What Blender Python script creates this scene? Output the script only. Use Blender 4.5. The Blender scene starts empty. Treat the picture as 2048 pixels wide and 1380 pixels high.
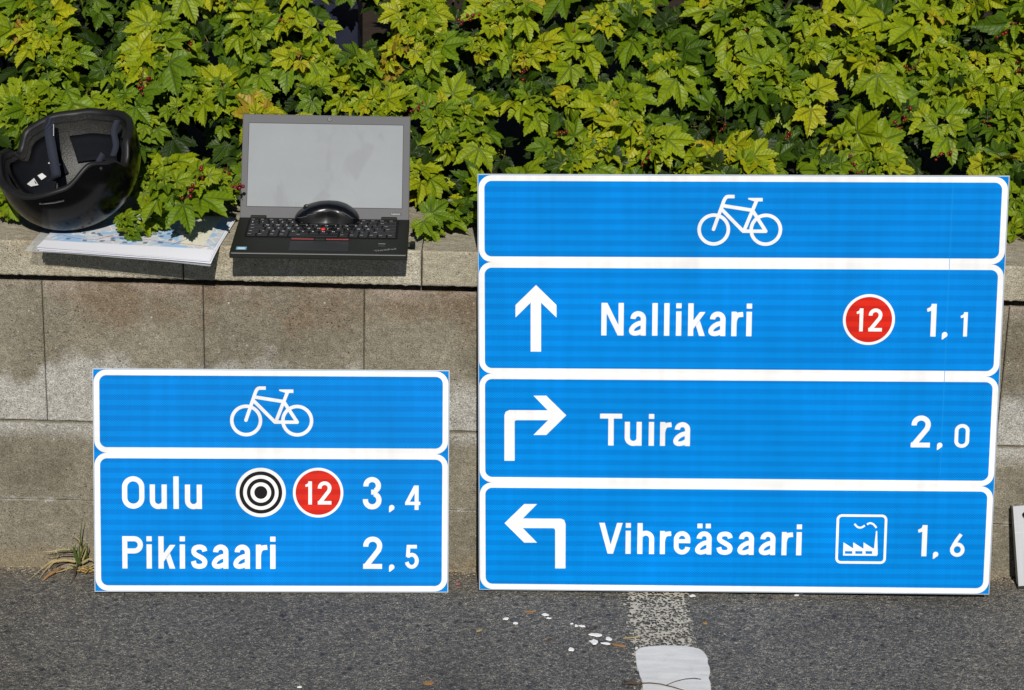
import bpy, bmesh, math, random
import numpy as np
from mathutils import Vector, Matrix, noise
from mathutils.bvhtree import BVHTree
from math import radians as R, sin, cos, tan, pi

random.seed(7)
rng = np.random.default_rng(7)
scene = bpy.context.scene
COL = scene.collection

# ------------------------------------------------------------------ camera, sky, sun, exposure
FOC, PITCH, ROLL, CAMD, CAMH = 4200.0, R(22.0), R(1.5), 3.39, 1.815
CAM = Vector((0, -CAMD, CAMH))
fw = Vector((0, cos(PITCH), -sin(PITCH)))
_up0 = Vector((0, sin(PITCH), cos(PITCH)))
_rt0 = Vector((1, 0, 0))
rt = _rt0 * cos(ROLL) + _up0 * sin(ROLL)
up = _up0 * cos(ROLL) - _rt0 * sin(ROLL)
cam_data = bpy.data.cameras.new("camera")
cam_data.sensor_width = 36.0
cam_data.lens = FOC / 2048 * 36.0
cam_data.clip_end = 500
cam = bpy.data.objects.new("camera", cam_data)
cam.matrix_world = Matrix(((rt.x, up.x, -fw.x, CAM.x), (rt.y, up.y, -fw.y, CAM.y), (rt.z, up.z, -fw.z, CAM.z), (0, 0, 0, 1)))
COL.objects.link(cam)
scene.camera = cam

SUN_EL, SUN_AZ = R(38.0), R(5.0)          # behind the camera, a little to its right
world = bpy.data.worlds.new("World"); scene.world = world; world.use_nodes = True
wn = world.node_tree.nodes; wl = world.node_tree.links
wn.clear()
sky = wn.new("ShaderNodeTexSky"); sky.sky_type = 'NISHITA'; sky.sun_disc = False
sky.sun_elevation = SUN_EL
sky.sun_rotation = pi - SUN_AZ
sky.air_density = 0.6; sky.dust_density = 0.1
bg = wn.new("ShaderNodeBackground"); bg.inputs[1].default_value = 0.05
wo = wn.new("ShaderNodeOutputWorld")
wl.new(sky.outputs[0], bg.inputs[0]); wl.new(bg.outputs[0], wo.inputs[0])
sun_data = bpy.data.lights.new("sun", 'SUN'); sun_data.energy = 5.0; sun_data.angle = R(0.53)
sun_data.color = (1.0, 0.955, 0.89)
sun = bpy.data.objects.new("sun", sun_data)
sdir = Vector((sin(SUN_AZ) * cos(SUN_EL), -cos(SUN_AZ) * cos(SUN_EL), sin(SUN_EL)))
sun.rotation_euler = sdir.to_track_quat('Z', 'Y').to_euler(); sun.location = sdir * 8
COL.objects.link(sun)
scene.view_settings.view_transform = 'Standard'; scene.view_settings.look = 'None'
scene.view_settings.exposure = -0.12; scene.view_settings.gamma = 1.0; scene.view_settings.use_curve_mapping = False

# ------------------------------------------------------------------ pixel of the photograph -> point on a real plane
def ray(px, py):
    return fw + rt * ((px - 1024) / FOC) + up * ((690 - py) / FOC)
def on_plane(px, py, n, d):
    v = ray(px, py); n = Vector(n); return CAM + v * ((d - n.dot(CAM)) / n.dot(v))
GS = 0.0175                                # the road climbs slightly to the right
def ground_z(x): return GS * x
def on_ground(px, py): return on_plane(px, py, (-GS, 0, 1), 0)
def at_y(px, py, y): return on_plane(px, py, (0, 1, 0), y)
def at_z(px, py, z): return on_plane(px, py, (0, 0, 1), z)
def project(p):
    v = Vector(p) - CAM; z = v.dot(fw); return 1024 + FOC * v.dot(rt) / z, 690 - FOC * v.dot(up) / z

# ------------------------------------------------------------------ object helpers
def link(o, parent=None):
    COL.objects.link(o)
    if parent: o.parent = parent
    return o
def tag(o, label=None, cat=None, group=None, kind=None):
    if label: o['label'] = label
    if cat: o['category'] = cat
    if group: o['group'] = group
    if kind: o['kind'] = kind
    return o
def empty(name, loc=(0, 0, 0), rz=0.0, mat=None):
    o = bpy.data.objects.new(name, None); o.empty_display_size = 0.05
    if mat is not None: o.matrix_world = mat
    else: o.location = loc; o.rotation_euler = (0, 0, rz)
    return link(o)
def mesh_obj(name, verts, faces, mat, parent=None, smooth=False):
    m = bpy.data.meshes.new(name); m.from_pydata([tuple(v) for v in verts], [], faces); m.update()
    if mat: m.materials.append(mat)
    if smooth: m.polygons.foreach_set('use_smooth', [True] * len(m.polygons))
    return link(bpy.data.objects.new(name, m), parent)
def bm_obj(name, bm, mat, parent=None, smooth=False):
    m = bpy.data.meshes.new(name); bm.to_mesh(m); bm.free()
    if mat: m.materials.append(mat)
    if smooth: m.polygons.foreach_set('use_smooth', [True] * len(m.polygons))
    return link(bpy.data.objects.new(name, m), parent)
def add_box(bm, x0, x1, y0, y1, z0, z1, bevel=0.0, seg=2):
    r = bmesh.ops.create_cube(bm, size=1.0)
    for v in r['verts']:
        v.co = Vector((x0 + (v.co.x + .5) * (x1 - x0), y0 + (v.co.y + .5) * (y1 - y0), z0 + (v.co.z + .5) * (z1 - z0)))
    if bevel:
        es = {e for v in r['verts'] for e in v.link_edges}
        bmesh.ops.bevel(bm, geom=list(es), offset=bevel, segments=seg, affect='EDGES', profile=0.6)
def box(name, dims, mat, parent=None, bevel=0.0, seg=2, smooth=False):
    bm = bmesh.new(); add_box(bm, *dims, bevel=bevel, seg=seg); return bm_obj(name, bm, mat, parent, smooth)
def prism(name, pts, d0, d1, mat, parent, axes='xz'):
    """closed outline extruded along the third axis (y for 'xz', z for 'xy')"""
    bm = bmesh.new()
    f = (lambda a, b, c: (a, c, b)) if axes == 'xz' else (lambda a, b, c: (a, b, c))
    a = [bm.verts.new(f(p[0], p[1], d0)) for p in pts]; b = [bm.verts.new(f(p[0], p[1], d1)) for p in pts]
    bm.faces.new(a); bm.faces.new(b[::-1]); n = len(pts)
    for i in range(n): bm.faces.new((a[(i + 1) % n], a[i], b[i], b[(i + 1) % n]))
    bmesh.ops.recalc_face_normals(bm, faces=bm.faces)
    return bm_obj(name, bm, mat, parent)
def tube(bm, pts, rad, n=6):
    pts = [Vector(p) for p in pts]; rings = []
    for i, p in enumerate(pts):
        t = (pts[min(i + 1, len(pts) - 1)] - pts[max(i - 1, 0)]).normalized()
        a = t.cross(Vector((0, 0, 1)) if abs(t.z) < .9 else Vector((1, 0, 0))).normalized(); b = t.cross(a)
        r = rad[i] if hasattr(rad, '__len__') else rad
        rings.append([bm.verts.new(p + (a * cos(2 * pi * k / n) + b * sin(2 * pi * k / n)) * r) for k in range(n)])
    for i in range(len(rings) - 1):
        for k in range(n):
            bm.faces.new((rings[i][k], rings[i][(k + 1) % n], rings[i + 1][(k + 1) % n], rings[i + 1][k]))
    bm.faces.new(rings[0][::-1]); bm.faces.new(rings[-1])

# ------------------------------------------------------------------ material helpers
class N:
    def __init__(s, name):
        s.m = bpy.data.materials.new(name); s.m.use_nodes = True; s.t = s.m.node_tree
        s.t.nodes.clear(); s.out = s.t.nodes.new('ShaderNodeOutputMaterial')
        s.b = s.t.nodes.new('ShaderNodeBsdfPrincipled'); s.l(s.b.outputs[0], s.out.inputs[0])
    def l(s, a, b): s.t.links.new(a, b)
    def n(s, typ, **kw):
        x = s.t.nodes.new('ShaderNode' + typ)
        for k, v in kw.items(): setattr(x, k, v)
        return x
    def pos(s): return s.n('NewGeometry').outputs['Position']
    def obj(s): return s.n('TexCoord').outputs['Object']
    def noise(s, vec, scale, detail=3, rough=.5, dist=0):
        x = s.n('TexNoise'); x.inputs['Scale'].default_value = scale; x.inputs['Detail'].default_value = detail
        x.inputs['Roughness'].default_value = rough; x.inputs['Distortion'].default_value = dist; s.l(vec, x.inputs['Vector']); return x.outputs['Fac']
    def voro(s, vec, scale, feat='F1', out='Distance', rnd=1.0):
        x = s.n('TexVoronoi', feature=feat); x.inputs['Scale'].default_value = scale; x.inputs['Randomness'].default_value = rnd
        s.l(vec, x.inputs['Vector']); return x.outputs[out]
    def ramp(s, fac, stops, interp='LINEAR'):
        x = s.n('ValToRGB'); x.color_ramp.interpolation = interp; e = x.color_ramp.elements
        while len(e) < len(stops): e.new(0.5)
        for i, (p, c) in enumerate(stops):
            e[i].position = p; e[i].color = (c, c, c, 1) if isinstance(c, (int, float)) else (*c, 1)
        s.l(fac, x.inputs[0]); return x.outputs[0]
    def mix(s, fac, a, b, mode='MIX'):
        x = s.n('Mix', data_type='RGBA', blend_type=mode)
        for i, v in ((0, fac), (6, a), (7, b)):
            if isinstance(v, (int, float)): x.inputs[i].default_value = v if i == 0 else (v, v, v, 1)
            elif isinstance(v, tuple): x.inputs[i].default_value = (*v, 1)
            else: s.l(v, x.inputs[i])
        return x.outputs[2]
    def math(s, op, a, b=None, c=None):
        x = s.n('Math', operation=op)
        for i, v in enumerate((a, b, c)):
            if v is None: continue
            if isinstance(v, (int, float)): x.inputs[i].default_value = v
            else: s.l(v, x.inputs[i])
        return x.outputs[0]
    def sep(s, vec):
        x = s.n('SeparateXYZ'); s.l(vec, x.inputs[0]); return x.outputs
    def scalev(s, vec, sc):
        x = s.n('Mapping'); x.inputs['Scale'].default_value = sc; s.l(vec, x.inputs[0]); return x.outputs[0]
    def bump(s, h, strength=.5, dist=.002, prev=None):
        x = s.n('Bump'); x.inputs['Strength'].default_value = strength; x.inputs['Distance'].default_value = dist
        s.l(h, x.inputs['Height'])
        if prev is not None: s.l(prev, x.inputs['Normal'])
        return x.outputs[0]
    def set(s, color=None, rough=None, spec=None, metal=None, normal=None, coat=None):
        for k, v in (('Base Color', color), ('Roughness', rough), ('Specular IOR Level', spec), ('Metallic', metal), ('Normal', normal), ('Coat Weight', coat)):
            if v is None: continue
            if isinstance(v, (int, float)): s.b.inputs[k].default_value = v
            elif isinstance(v, tuple): s.b.inputs[k].default_value = (*v, 1)
            else: s.l(v, s.b.inputs[k])
        return s.m
def plain(name, c, rough=.5, spec=.5, metal=0.0, var=.12, vs=60.0, bump=0.0, coat=None):
    g = N(name); p = g.obj(); f = g.noise(p, vs, 4)
    lo = tuple(x * (1 - var) for x in c); hi = tuple(min(1, x * (1 + var)) for x in c)
    nrm = g.bump(g.noise(p, vs * 12, 2), bump, .0006) if bump else None
    return g.set(g.mix(f, lo, hi), g.math('ADD', g.math('MULTIPLY', f, .12), rough - .06), spec, metal, nrm, coat)

M = {}
# --- concrete
def concrete(name, lo, hi, brown, pale, stain, seed):
    g = N(name); p = g.pos()
    mp = g.n('Mapping'); mp.inputs['Location'].default_value = (seed, seed * 2, seed * 3); g.l(p, mp.inputs[0]); q = mp.outputs[0]
    big = g.noise(q, 7, 4, .6); col = g.mix(g.ramp(big, [(.32, 0), (.68, 1)]), lo, hi)
    x, y, z = g.sep(p)
    n2 = g.noise(q, 5, 5, .62)
    if stain:
        # efflorescence rising from the bed joints, brown algae below the coping
        a = g.ramp(g.math('ADD', g.math('MULTIPLY', g.math('SUBTRACT', z, .262), 5.5), g.math('MULTIPLY', n2, -1.1)), [(0.0, 1), (.05, .4)])
        w = g.ramp(g.math('SUBTRACT', g.math('MULTIPLY', g.math('SUBTRACT', z, .27), 6.0), g.math('MULTIPLY', g.math('SUBTRACT', n2, .3), 1.9)), [(0, 1), (.22, 0)])
        up_ = g.math('MULTIPLY', w, g.ramp(g.math('MULTIPLY', g.math('SUBTRACT', z, .2635), 300), [(0, 0), (1, 1)]))
        w2 = g.ramp(g.math('ADD', g.math('MULTIPLY', g.math('SUBTRACT', .262, z), 14.0), g.math('MULTIPLY', n2, .9)), [(.45, 1), (.95, 0)])
        dn = g.math('MULTIPLY', w2, g.ramp(g.math('MULTIPLY', g.math('SUBTRACT', .2635, z), 300), [(0, 0), (1, 1)]))
        w3 = g.ramp(g.math('ADD', g.math('MULTIPLY', g.math('ABSOLUTE', g.math('SUBTRACT', z, .117)), 80.0), g.math('MULTIPLY', g.noise(q, 60, 3), 1.5)), [(.45, 1), (1.0, 0)])
        b = g.ramp(g.math('ADD', g.math('MULTIPLY', g.math('SUBTRACT', z, .40), 3.2), g.math('MULTIPLY', g.math('SUBTRACT', g.noise(q, 6, 4, .6), .5), 2.4)), [(.1, 0), (.42, 1)])
        low = g.ramp(g.math('ADD', g.math('MULTIPLY', z, 14), g.noise(q, 30, 3)), [(.5, 1), (1.4, 0)])
        col = g.mix(g.math('MULTIPLY', b, .75), col, brown)
        gr = g.ramp(g.noise(q, 260, 3, .75), [(.36, .35), (.6, 1)])
        col = g.mix(g.math('MULTIPLY', g.math('MULTIPLY', g.math('MAXIMUM', up_, g.math('MULTIPLY', dn, 1.0)), .9), gr), col, pale)
        tb = g.math('MULTIPLY', g.ramp(g.math('MULTIPLY', g.math('SUBTRACT', z, .492), 40), [(0, 0), (1, 1)]), g.ramp(g.noise(q, 14, 4, .7), [(.40, 0), (.62, 1)]))
        col = g.mix(g.math('MULTIPLY', tb, .55), col, (.36, .30, .25))
        col = g.mix(g.math('MULTIPLY', w3, .75), col, pale)
        col = g.mix(g.math('MULTIPLY', low, .35), col, (.27, .2, .11))
    else:
        streak = g.noise(g.scalev(q, (26, 26, 3)), 1.0, 4, .6)
        col = g.mix(g.ramp(streak, [(.5, 0), (.7, .55)]), col, pale)
        col = g.mix(g.ramp(g.noise(q, 9, 4, .65), [(.5, 0), (.68, .5)]), col, brown)
    fine = g.noise(q, 500, 2, .75)
    col = g.mix(1.0, col, g.ramp(fine, [(.34, .55), (.5, .98), (.66, 1.5)]), 'MULTIPLY')
    mid = g.noise(q, 90, 3, .6)
    col = g.mix(1.0, col, g.ramp(mid, [(.3, .80), (.7, 1.18)]), 'MULTIPLY')
    pit = g.ramp(g.voro(q, 120), [(.07, 1), (.16, 0)]); pm = g.math('MULTIPLY', pit, g.ramp(g.noise(q, 24, 2), [(.5, 0), (.6, 1)]))
    col = g.mix(g.math('MULTIPLY', pm, .75), col, (.03, .028, .022))
    light = g.math('MULTIPLY', g.ramp(g.voro(q, 95, out='Distance'), [(.09, 1), (.2, 0)]), g.ramp(g.noise(g.scalev(q, (1, 1.3, .8)), 40, 2), [(.58, 0), (.66, 1)]))
    col = g.mix(g.math('MULTIPLY', light, .7), col, (.6, .57, .5))
    h = g.math('ADD', g.math('MULTIPLY', fine, .9), g.math('MULTIPLY', mid, 1.2)); h = g.math('SUBTRACT', h, pm)
    return g.set(col, .92, .2, normal=g.bump(h, 1.0, .0026))
M['block'] = concrete('weathered_block_concrete', (.165, .147, .108), (.262, .238, .18), (.18, .132, .088), (.46, .45, .42), True, 1.3)
M['cap'] = concrete('coping_concrete', (.31, .28, .205), (.395, .36, .27), (.30, .235, .155), (.5, .47, .39), False, 4.1)
# --- asphalt
def asphalt():
    g = N('asphalt'); p = g.pos(); q = g.scalev(p, (1, 1, 1))
    warp = g.n('VectorMath', operation='ADD'); nz = g.n('TexNoise'); nz.inputs['Scale'].default_value = 90; g.l(q, nz.inputs['Vector'])
    sc = g.n('VectorMath', operation='SCALE'); sc.inputs['Scale'].default_value = .008; g.l(nz.outputs['Color'], sc.inputs[0]); g.l(q, warp.inputs[0]); g.l(sc.outputs[0], warp.inputs[1]); w = warp.outputs[0]
    vc = g.voro(w, 105, out='Color'); vx = g.sep(vc)[0]
    stone = g.ramp(vx, [(0, (.024, .026, .030)), (.12, (.045, .047, .050)), (.6, (.068, .069, .069)), (.92, (.095, .093, .088)), (1, (.11, .107, .10))])
    vd = g.voro(w, 105, feat='DISTANCE_TO_EDGE')
    soft = g.noise(q, 240, 3, .7)
    col = g.mix(.55, stone, g.ramp(soft, [(.3, (.040, .041, .043)), (.7, (.098, .097, .092))]))
    rid = g.math('ABSOLUTE', g.math('SUBTRACT', g.noise(q, 105, 4, .78, 1.1), .5))
    en = g.noise(q, 95, 3, .7)
    grout = g.math('MULTIPLY', g.ramp(rid, [(.010, 1), (.030, 0)]), g.ramp(en, [(.40, .10), (.62, 1)]))
    col = g.mix(g.math('MULTIPLY', grout, .85), col, (.42, .385, .31))
    fine = g.noise(q, 520, 2, .7)
    col = g.mix(1.0, col, g.ramp(fine, [(.34, .42), (.5, .95), (.66, 2.0)]), 'MULTIPLY')
    sp = g.math('MULTIPLY', g.ramp(g.voro(q, 230), [(.16, 1), (.26, 0)]), g.ramp(g.noise(q, 110, 2, .6), [(.54, 0), (.61, 1)]))
    col = g.mix(g.math('MULTIPLY', sp, .9), col, (.50, .46, .38))
    dk = g.math('MULTIPLY', g.ramp(g.voro(w, 62), [(.24, 1), (.34, 0)]), g.ramp(g.sep(g.voro(w, 62, out='Color'))[1], [(.80, 0), (.84, 1)]))
    col = g.mix(g.math('MULTIPLY', dk, .8), col, (.022, .025, .032))
    x, y, z = g.sep(p)
    dust = g.ramp(g.math('ADD', g.math('MULTIPLY', y, 6), g.noise(q, 18, 4, .6)), [(-.25 + .25, 0), (.55, 1)])
    dn = g.math('MULTIPLY', dust, g.ramp(g.noise(q, 160, 3, .7), [(.35, 0), (.65, 1)]))
    col = g.mix(g.math('MULTIPLY', dn, .6), col, (.2, .155, .095))
    big = g.noise(q, 3.1, 4, .6); col = g.mix(1.0, col, g.ramp(big, [(.3, .78), (.7, 1.2)]), 'MULTIPLY')
    h = g.math('ADD', g.math('MULTIPLY', g.ramp(vd, [(0, 0), (.28, 1)]), 1.0), g.math('MULTIPLY', fine, .5))
    h = g.math('ADD', h, g.math('MULTIPLY', vx, .8))
    return g.set(col, .8, .35, normal=g.bump(h, .6, .0022))
M['asphalt'] = asphalt()
def worn_paint():
    g = N('worn_road_paint'); q = g.pos()
    warp = g.n('VectorMath', operation='ADD'); nz = g.n('TexNoise'); nz.inputs['Scale'].default_value = 120; g.l(q, nz.inputs['Vector'])
    sc = g.n('VectorMath', operation='SCALE'); sc.inputs['Scale'].default_value = .01; g.l(nz.outputs['Color'], sc.inputs[0]); g.l(q, warp.inputs[0]); g.l(sc.outputs[0], warp.inputs[1])
    vd = g.math('SUBTRACT', .42, g.math('MULTIPLY', g.voro(warp.outputs[0], 190), .62))
    x, y, z = g.sep(q)
    wear = g.math('ADD', g.math('MULTIPLY', y, .30), .39)           # more of it is left near the wall
    at = g.n('Attribute'); at.attribute_name = 'edge'
    a = g.math('ADD', g.math('SUBTRACT', wear, g.math('MULTIPLY', vd, 1.5)), g.math('MULTIPLY', g.math('SUBTRACT', g.noise(g.scalev(q, (.6, 1.2, 1)), 85, 4, .75), .5), 1.1))
    a = g.math('SUBTRACT', a, g.math('MULTIPLY', at.outputs['Fac'], .5))
    mask = g.ramp(a, [(.17, 0), (.22, 1)])
    col = g.mix(g.noise(q, 200, 3), (.36, .335, .27), (.56, .53, .45))
    g.set(col, .85, .2)
    tr = g.n('BsdfTransparent'); mx = g.n('MixShader'); g.l(mask, mx.inputs[0]); g.l(tr.outputs[0], mx.inputs[1]); g.l(g.b.outputs[0], mx.inputs[2]); g.l(mx.outputs[0], g.out.inputs[0])
    return g.m
M['worn'] = worn_paint()
def thermo():
    g = N('thermoplastic_white'); q = g.pos()
    st = g.noise(g.scalev(q, (9, 60, 9)), 1.0, 5, .6)
    col = g.mix(g.ramp(st, [(.4, 0), (.68, 1)]), (.67, .67, .65), (.54, .54, .53))
    col = g.mix(g.ramp(g.noise(q, 30, 4, .7), [(.55, 0), (.75, .5)]), col, (.48, .47, .44))
    return g.set(col, .6, .35, normal=g.bump(g.math('ADD', st, g.noise(q, 300, 2)), .3, .001))
M['thermo'] = thermo()
M['soil'] = plain('soil', (.035, .025, .017), .95, .1, var=.5, vs=40, bump=1.0)
# --- retro-reflective sign sheeting: prism lattice and print bands
def sheeting(name, c, c2, band=.10, lat=.14, spec=.15, rough=.45):
    g = N(name); o = g.obj(); x, y, z = g.sep(o)
    bnd = g.math('SINE', g.math('MULTIPLY', z, 2 * pi / .0186)); bnd = g.ramp(g.math('ADD', g.math('MULTIPLY', bnd, 2.6), .5), [(.1, 0), (.9, 1)])
    u = g.math('ADD', x, g.math('MULTIPLY', z, 1.25)); v = g.math('SUBTRACT', x, g.math('MULTIPLY', z, 1.25))
    def line(w): return g.ramp(g.math('PINGPONG', w, .0024), [(.0, 0), (.0006, 1)]) if False else g.ramp(g.math('MULTIPLY', g.math('PINGPONG', w, .0024), 400), [(.0, 0), (.32, 1)])
    net = g.math('MULTIPLY', line(u), line(v))
    col = g.mix(bnd, c, c2)
    col = g.mix(1.0, col, g.ramp(net, [(0, 1 - lat), (1, 1 + lat * .4)]), 'MULTIPLY')
    col = g.mix(1.0, col, g.ramp(g.noise(o, 5, 4, .6), [(.3, .90), (.7, 1.08)]), 'MULTIPLY')
    col = g.mix(1.0, col, g.ramp(g.noise(g.scalev(o, (60, 1, 3)), 1.0, 3), [(.35, .97), (.65, 1.04)]), 'MULTIPLY')
    g.b.inputs['Diffuse Roughness'].default_value = 1.0
    return g.set(col, rough, spec, normal=g.bump(net, .12, .0004))
M['blue'] = sheeting('blue_sheeting', (.0, .195, .575), (.0, .232, .640), spec=.05, rough=.5, lat=.26)
M['seam'] = plain('film_seam_blue', (.005, .245, .64), .5, .1, var=.1)
M['white'] = sheeting('white_sheeting', (.73, .735, .735), (.75, .755, .755), lat=.05)
M['red'] = sheeting('red_sheeting', (.52, .012, .004), (.60, .020, .006))
M['black'] = plain('black_sheeting', (.009, .008, .009), .5, .08)
M['alu'] = plain('brushed_aluminium', (.62, .63, .64), .42, .5, .85, var=.08, vs=30)
M['alu_edge'] = plain('aluminium_edge', (.5, .52, .5), .5, .5, .5, var=.06)
# --- small things
M['shell'] = plain('helmet_satin_black', (.0015, .0015, .002), .20, .22, var=.15, vs=20)
M['rim'] = plain('helmet_rim_rubber', (.009, .009, .010), .5, .4, var=.3, vs=60, bump=.15)
def eps():
    g = N('helmet_foam'); p = g.obj(); v = g.voro(p, 420)
    col = g.mix(g.ramp(v, [(.05, 0), (.6, 1)]), (.075, .07, .062), (.02, .02, .018)); col = g.mix(g.ramp(g.noise(p, 35, 3), [(.4, 0), (.6, .7)]), col, (.02, .02, .02))
    return g.set(col, .55, .6, normal=g.bump(v, .5, .001))
M['eps'] = eps()
M['pad'] = plain('black_fabric_pad', (.008, .009, .012), .95, .1, var=.5, vs=500, bump=.6)
def webbing():
    g = N('navy_webbing'); o = g.obj(); z = g.sep(o)[2]
    w = g.ramp(g.math('MULTIPLY', g.math('PINGPONG', z, .0008), 1200), [(.2, 0), (.8, 1)])
    return g.set(g.mix(w, (.010, .012, .020), (.026, .030, .048)), .8, .3, normal=g.bump(w, .6, .0006))
M['strap'] = webbing()
M['label'] = plain('label_white', (.7, .7, .7), .5, var=.05)
M['deck'] = plain('laptop_deck', (.011, .012, .009), .5, .35, var=.15, vs=30, bump=.1)
M['bezel'] = plain('laptop_bezel', (.088, .089, .094), .6, .35, var=.12, vs=400, bump=.2)
def screen_m():
    g = N('matte_screen'); o = g.obj()
    col = g.mix(g.ramp(g.noise(o, 9, 5, .6), [(.3, 0), (.72, 1)]), (.155, .172, .185), (.185, .205, .218))
    col = g.mix(g.ramp(g.noise(g.scalev(o, (14, 14, 8)), 1.6, 3, .5, .6), [(.57, 0), (.66, .4)]), col, (.115, .125, .14))
    return g.set(col, .48, .35)
M['screen'] = screen_m()
M['key'] = plain('key_black', (.005, .005, .006), .36, .5, var=.1)
M['keywell'] = plain('key_well', (.003, .003, .003), .6, .3)
M['pad_touch'] = plain('touchpad', (.014, .015, .017), .4, .5, var=.1)
M['redplastic'] = plain('red_plastic', (.62, .03, .03), .5, var=.05)
M['redline'] = plain('red_stripe', (.55, .06, .05), .5, var=.05)
M['legend'] = plain('legend_white', (.62, .62, .62), .6, var=.04)
M['logo'] = plain('logo_grey', (.22, .23, .23), .45, var=.05)
M['mouse'] = plain('mouse_gloss_black', (.003, .0035, .005), .24, .5, var=.1, coat=.15)
M['grip'] = plain('mouse_rubber_grip', (.007, .007, .007), .42, .4, var=.1)
M['steel'] = plain('steel', (.4, .4, .4), .3, .5, 1.0)
M['paper'] = plain('paper_white', (.74, .75, .80), .75, .2, var=.03, vs=12)
def sleeve():
    g = N('clear_plastic_sleeve'); g.set((.75, .80, .83), .12, .5); g.b.inputs['Alpha'].default_value = .42; return g.m
M['sleeve'] = sleeve()
def map_m():
    g = N('street_map_print'); o = g.obj(); x, y, z = g.sep(o)
    n = g.noise(g.scalev(o, (20, 24, 1)), 1.0, 3, .55, .6)
    col = g.mix(g.ramp(n, [(.47, 0), (.49, 1)], 'LINEAR'), (.32, .50, .72), (.54, .57, .61))
    st = g.voro(o, 46, feat='DISTANCE_TO_EDGE')
    land = g.ramp(n, [(.49, 0), (.5, 1)])
    col = g.mix(g.math('MULTIPLY', g.ramp(st, [(.02, 1), (.05, 0)]), g.math('MULTIPLY', land, .8)), col, (.80, .80, .78))
    col = g.mix(g.ramp(g.voro(o, 60, out='Color'), [(.74, 0), (.78, .55)]), col, (.60, .66, .70))
    # white margin along the near edge, pale yellow strip with handwriting at the right
    col = g.mix(g.ramp(g.math('MULTIPLY', g.math('SUBTRACT', y, .044), 400), [(0, 1), (1, 0)]), col, (.78, .79, .84))
    strip = g.math('MULTIPLY', g.ramp(g.math('MULTIPLY', g.math('SUBTRACT', x, .238), 500), [(0, 0), (1, 1)]), g.ramp(g.math('MULTIPLY', g.math('SUBTRACT', .282, x), 500), [(0, 0), (1, 1)]))
    strip = g.math('MULTIPLY', strip, g.ramp(g.math('MULTIPLY', g.math('SUBTRACT', y, .055), 400), [(0, 0), (1, 1)]))
    scr = g.ramp(g.noise(g.scalev(o, (130, 260, 1)), 1.0, 2), [(.60, 0), (.64, 1)])
    col = g.mix(strip, col, g.mix(g.math('MULTIPLY', scr, .5), (.72, .70, .56), (.3, .32, .36)))
    return g.set(col, .6, .25)
M['map'] = map_m()
M['mapred'] = plain('route_red', (.42, .10, .14), .6, var=.05)
M['mapnavy'] = plain('print_navy', (.05, .09, .16), .6, var=.05)
M['mapgrey'] = plain('print_grey', (.12, .15, .16), .6, var=.05)
def leaf_m():
    g = N('currant_leaf'); uv = g.n('UVMap'); uv.uv_map = 'vein'; s_ = g.sep(uv.outputs[0]); u, v = s_[0], s_[1]
    at = g.n('Attribute'); at.attribute_name = 'tint'; oi = g.n('ObjectInfo'); oc = g.sep(oi.outputs['Color'])
    t = g.math('ADD', at.outputs['Fac'], oc[0])
    p = g.pos()
    lam = g.ramp(t, [(0, (.008, .018, .001)), (.15, (.045, .090, .003)), (.3, (.110, .180, .004)), (.6, (.215, .268, .004)), (.85, (.35, .335, .005)), (1.0, (.28, .17, .02))])  # near-black low end carries the painted shade of the deep leaves
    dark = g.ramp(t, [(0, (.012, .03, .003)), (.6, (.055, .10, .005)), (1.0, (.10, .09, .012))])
    main = g.ramp(g.math('DIVIDE', v, g.math('ADD', g.math('MULTIPLY', u, -.02), .045)), [(.35, 1), (1.0, 0)])
    sec = g.math('PINGPONG', g.math('SUBTRACT', u, g.math('MULTIPLY', v, .85)), .07)
    sec = g.ramp(sec, [(.004, 1), (.022, 0)])
    veins = g.math('MAXIMUM', main, g.math('MULTIPLY', sec, .38))
    blot = g.noise(p, 70, 3, .6)
    col = g.mix(g.math('MULTIPLY', veins, .8), lam, dark)
    col = g.mix(g.math('MULTIPLY', g.ramp(blot, [(.4, 0), (.7, 1)]), .35), col, dark)
    red = g.math('MULTIPLY', g.ramp(v, [(.12, 0), (.3, 1)]), g.ramp(t, [(.78, 0), (.98, .8)]))
    col = g.mix(red, col, (.24, .09, .025))
    h = g.math('SUBTRACT', g.math('MULTIPLY', g.noise(p, 260, 2), .25), veins)
    nrm = g.bump(h, .75, .0020)
    g.set(col, .46, .22, normal=nrm)
    tl = g.n('BsdfTranslucent'); tc = g.mix(1.0, col, (1.15, 1.25, .5), 'MULTIPLY'); g.l(tc, tl.inputs[0])
    mx = g.n('MixShader'); mx.inputs[0].default_value = .06; g.l(g.b.outputs[0], mx.inputs[1]); g.l(tl.outputs[0], mx.inputs[2]); g.l(mx.outputs[0], g.out.inputs[0])
    return g.m
M['leaf'] = leaf_m()
M['twig'] = plain('twig_bark', (.075, .05, .034), .85, .2, var=.4, vs=120, bump=.4)
M['petiole'] = plain('petiole', (.17, .15, .03), .6, .3, var=.3)
M['berry'] = plain('red_currant', (.12, .006, .004), .25, .4, var=.4, vs=90)
M['utility'] = plain('dark_blue_panel', (.013, .015, .032), .45, .4, var=.2)
M['grass'] = plain('grass_green', (.055, .085, .014), .6, .3, var=.5, vs=50)
M['straw'] = plain('straw', (.34, .27, .12), .75, .2, var=.3, vs=80)
M['wood'] = plain('wood_chip', (.28, .15, .06), .85, .2, var=.3, vs=150, bump=.4)
M['dryleaf'] = plain('dry_leaf', (.33, .19, .05), .8, .2, var=.4, vs=90)
M['chip'] = plain('white_paint', (.78, .78, .76), .6, .3, var=.04)

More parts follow.
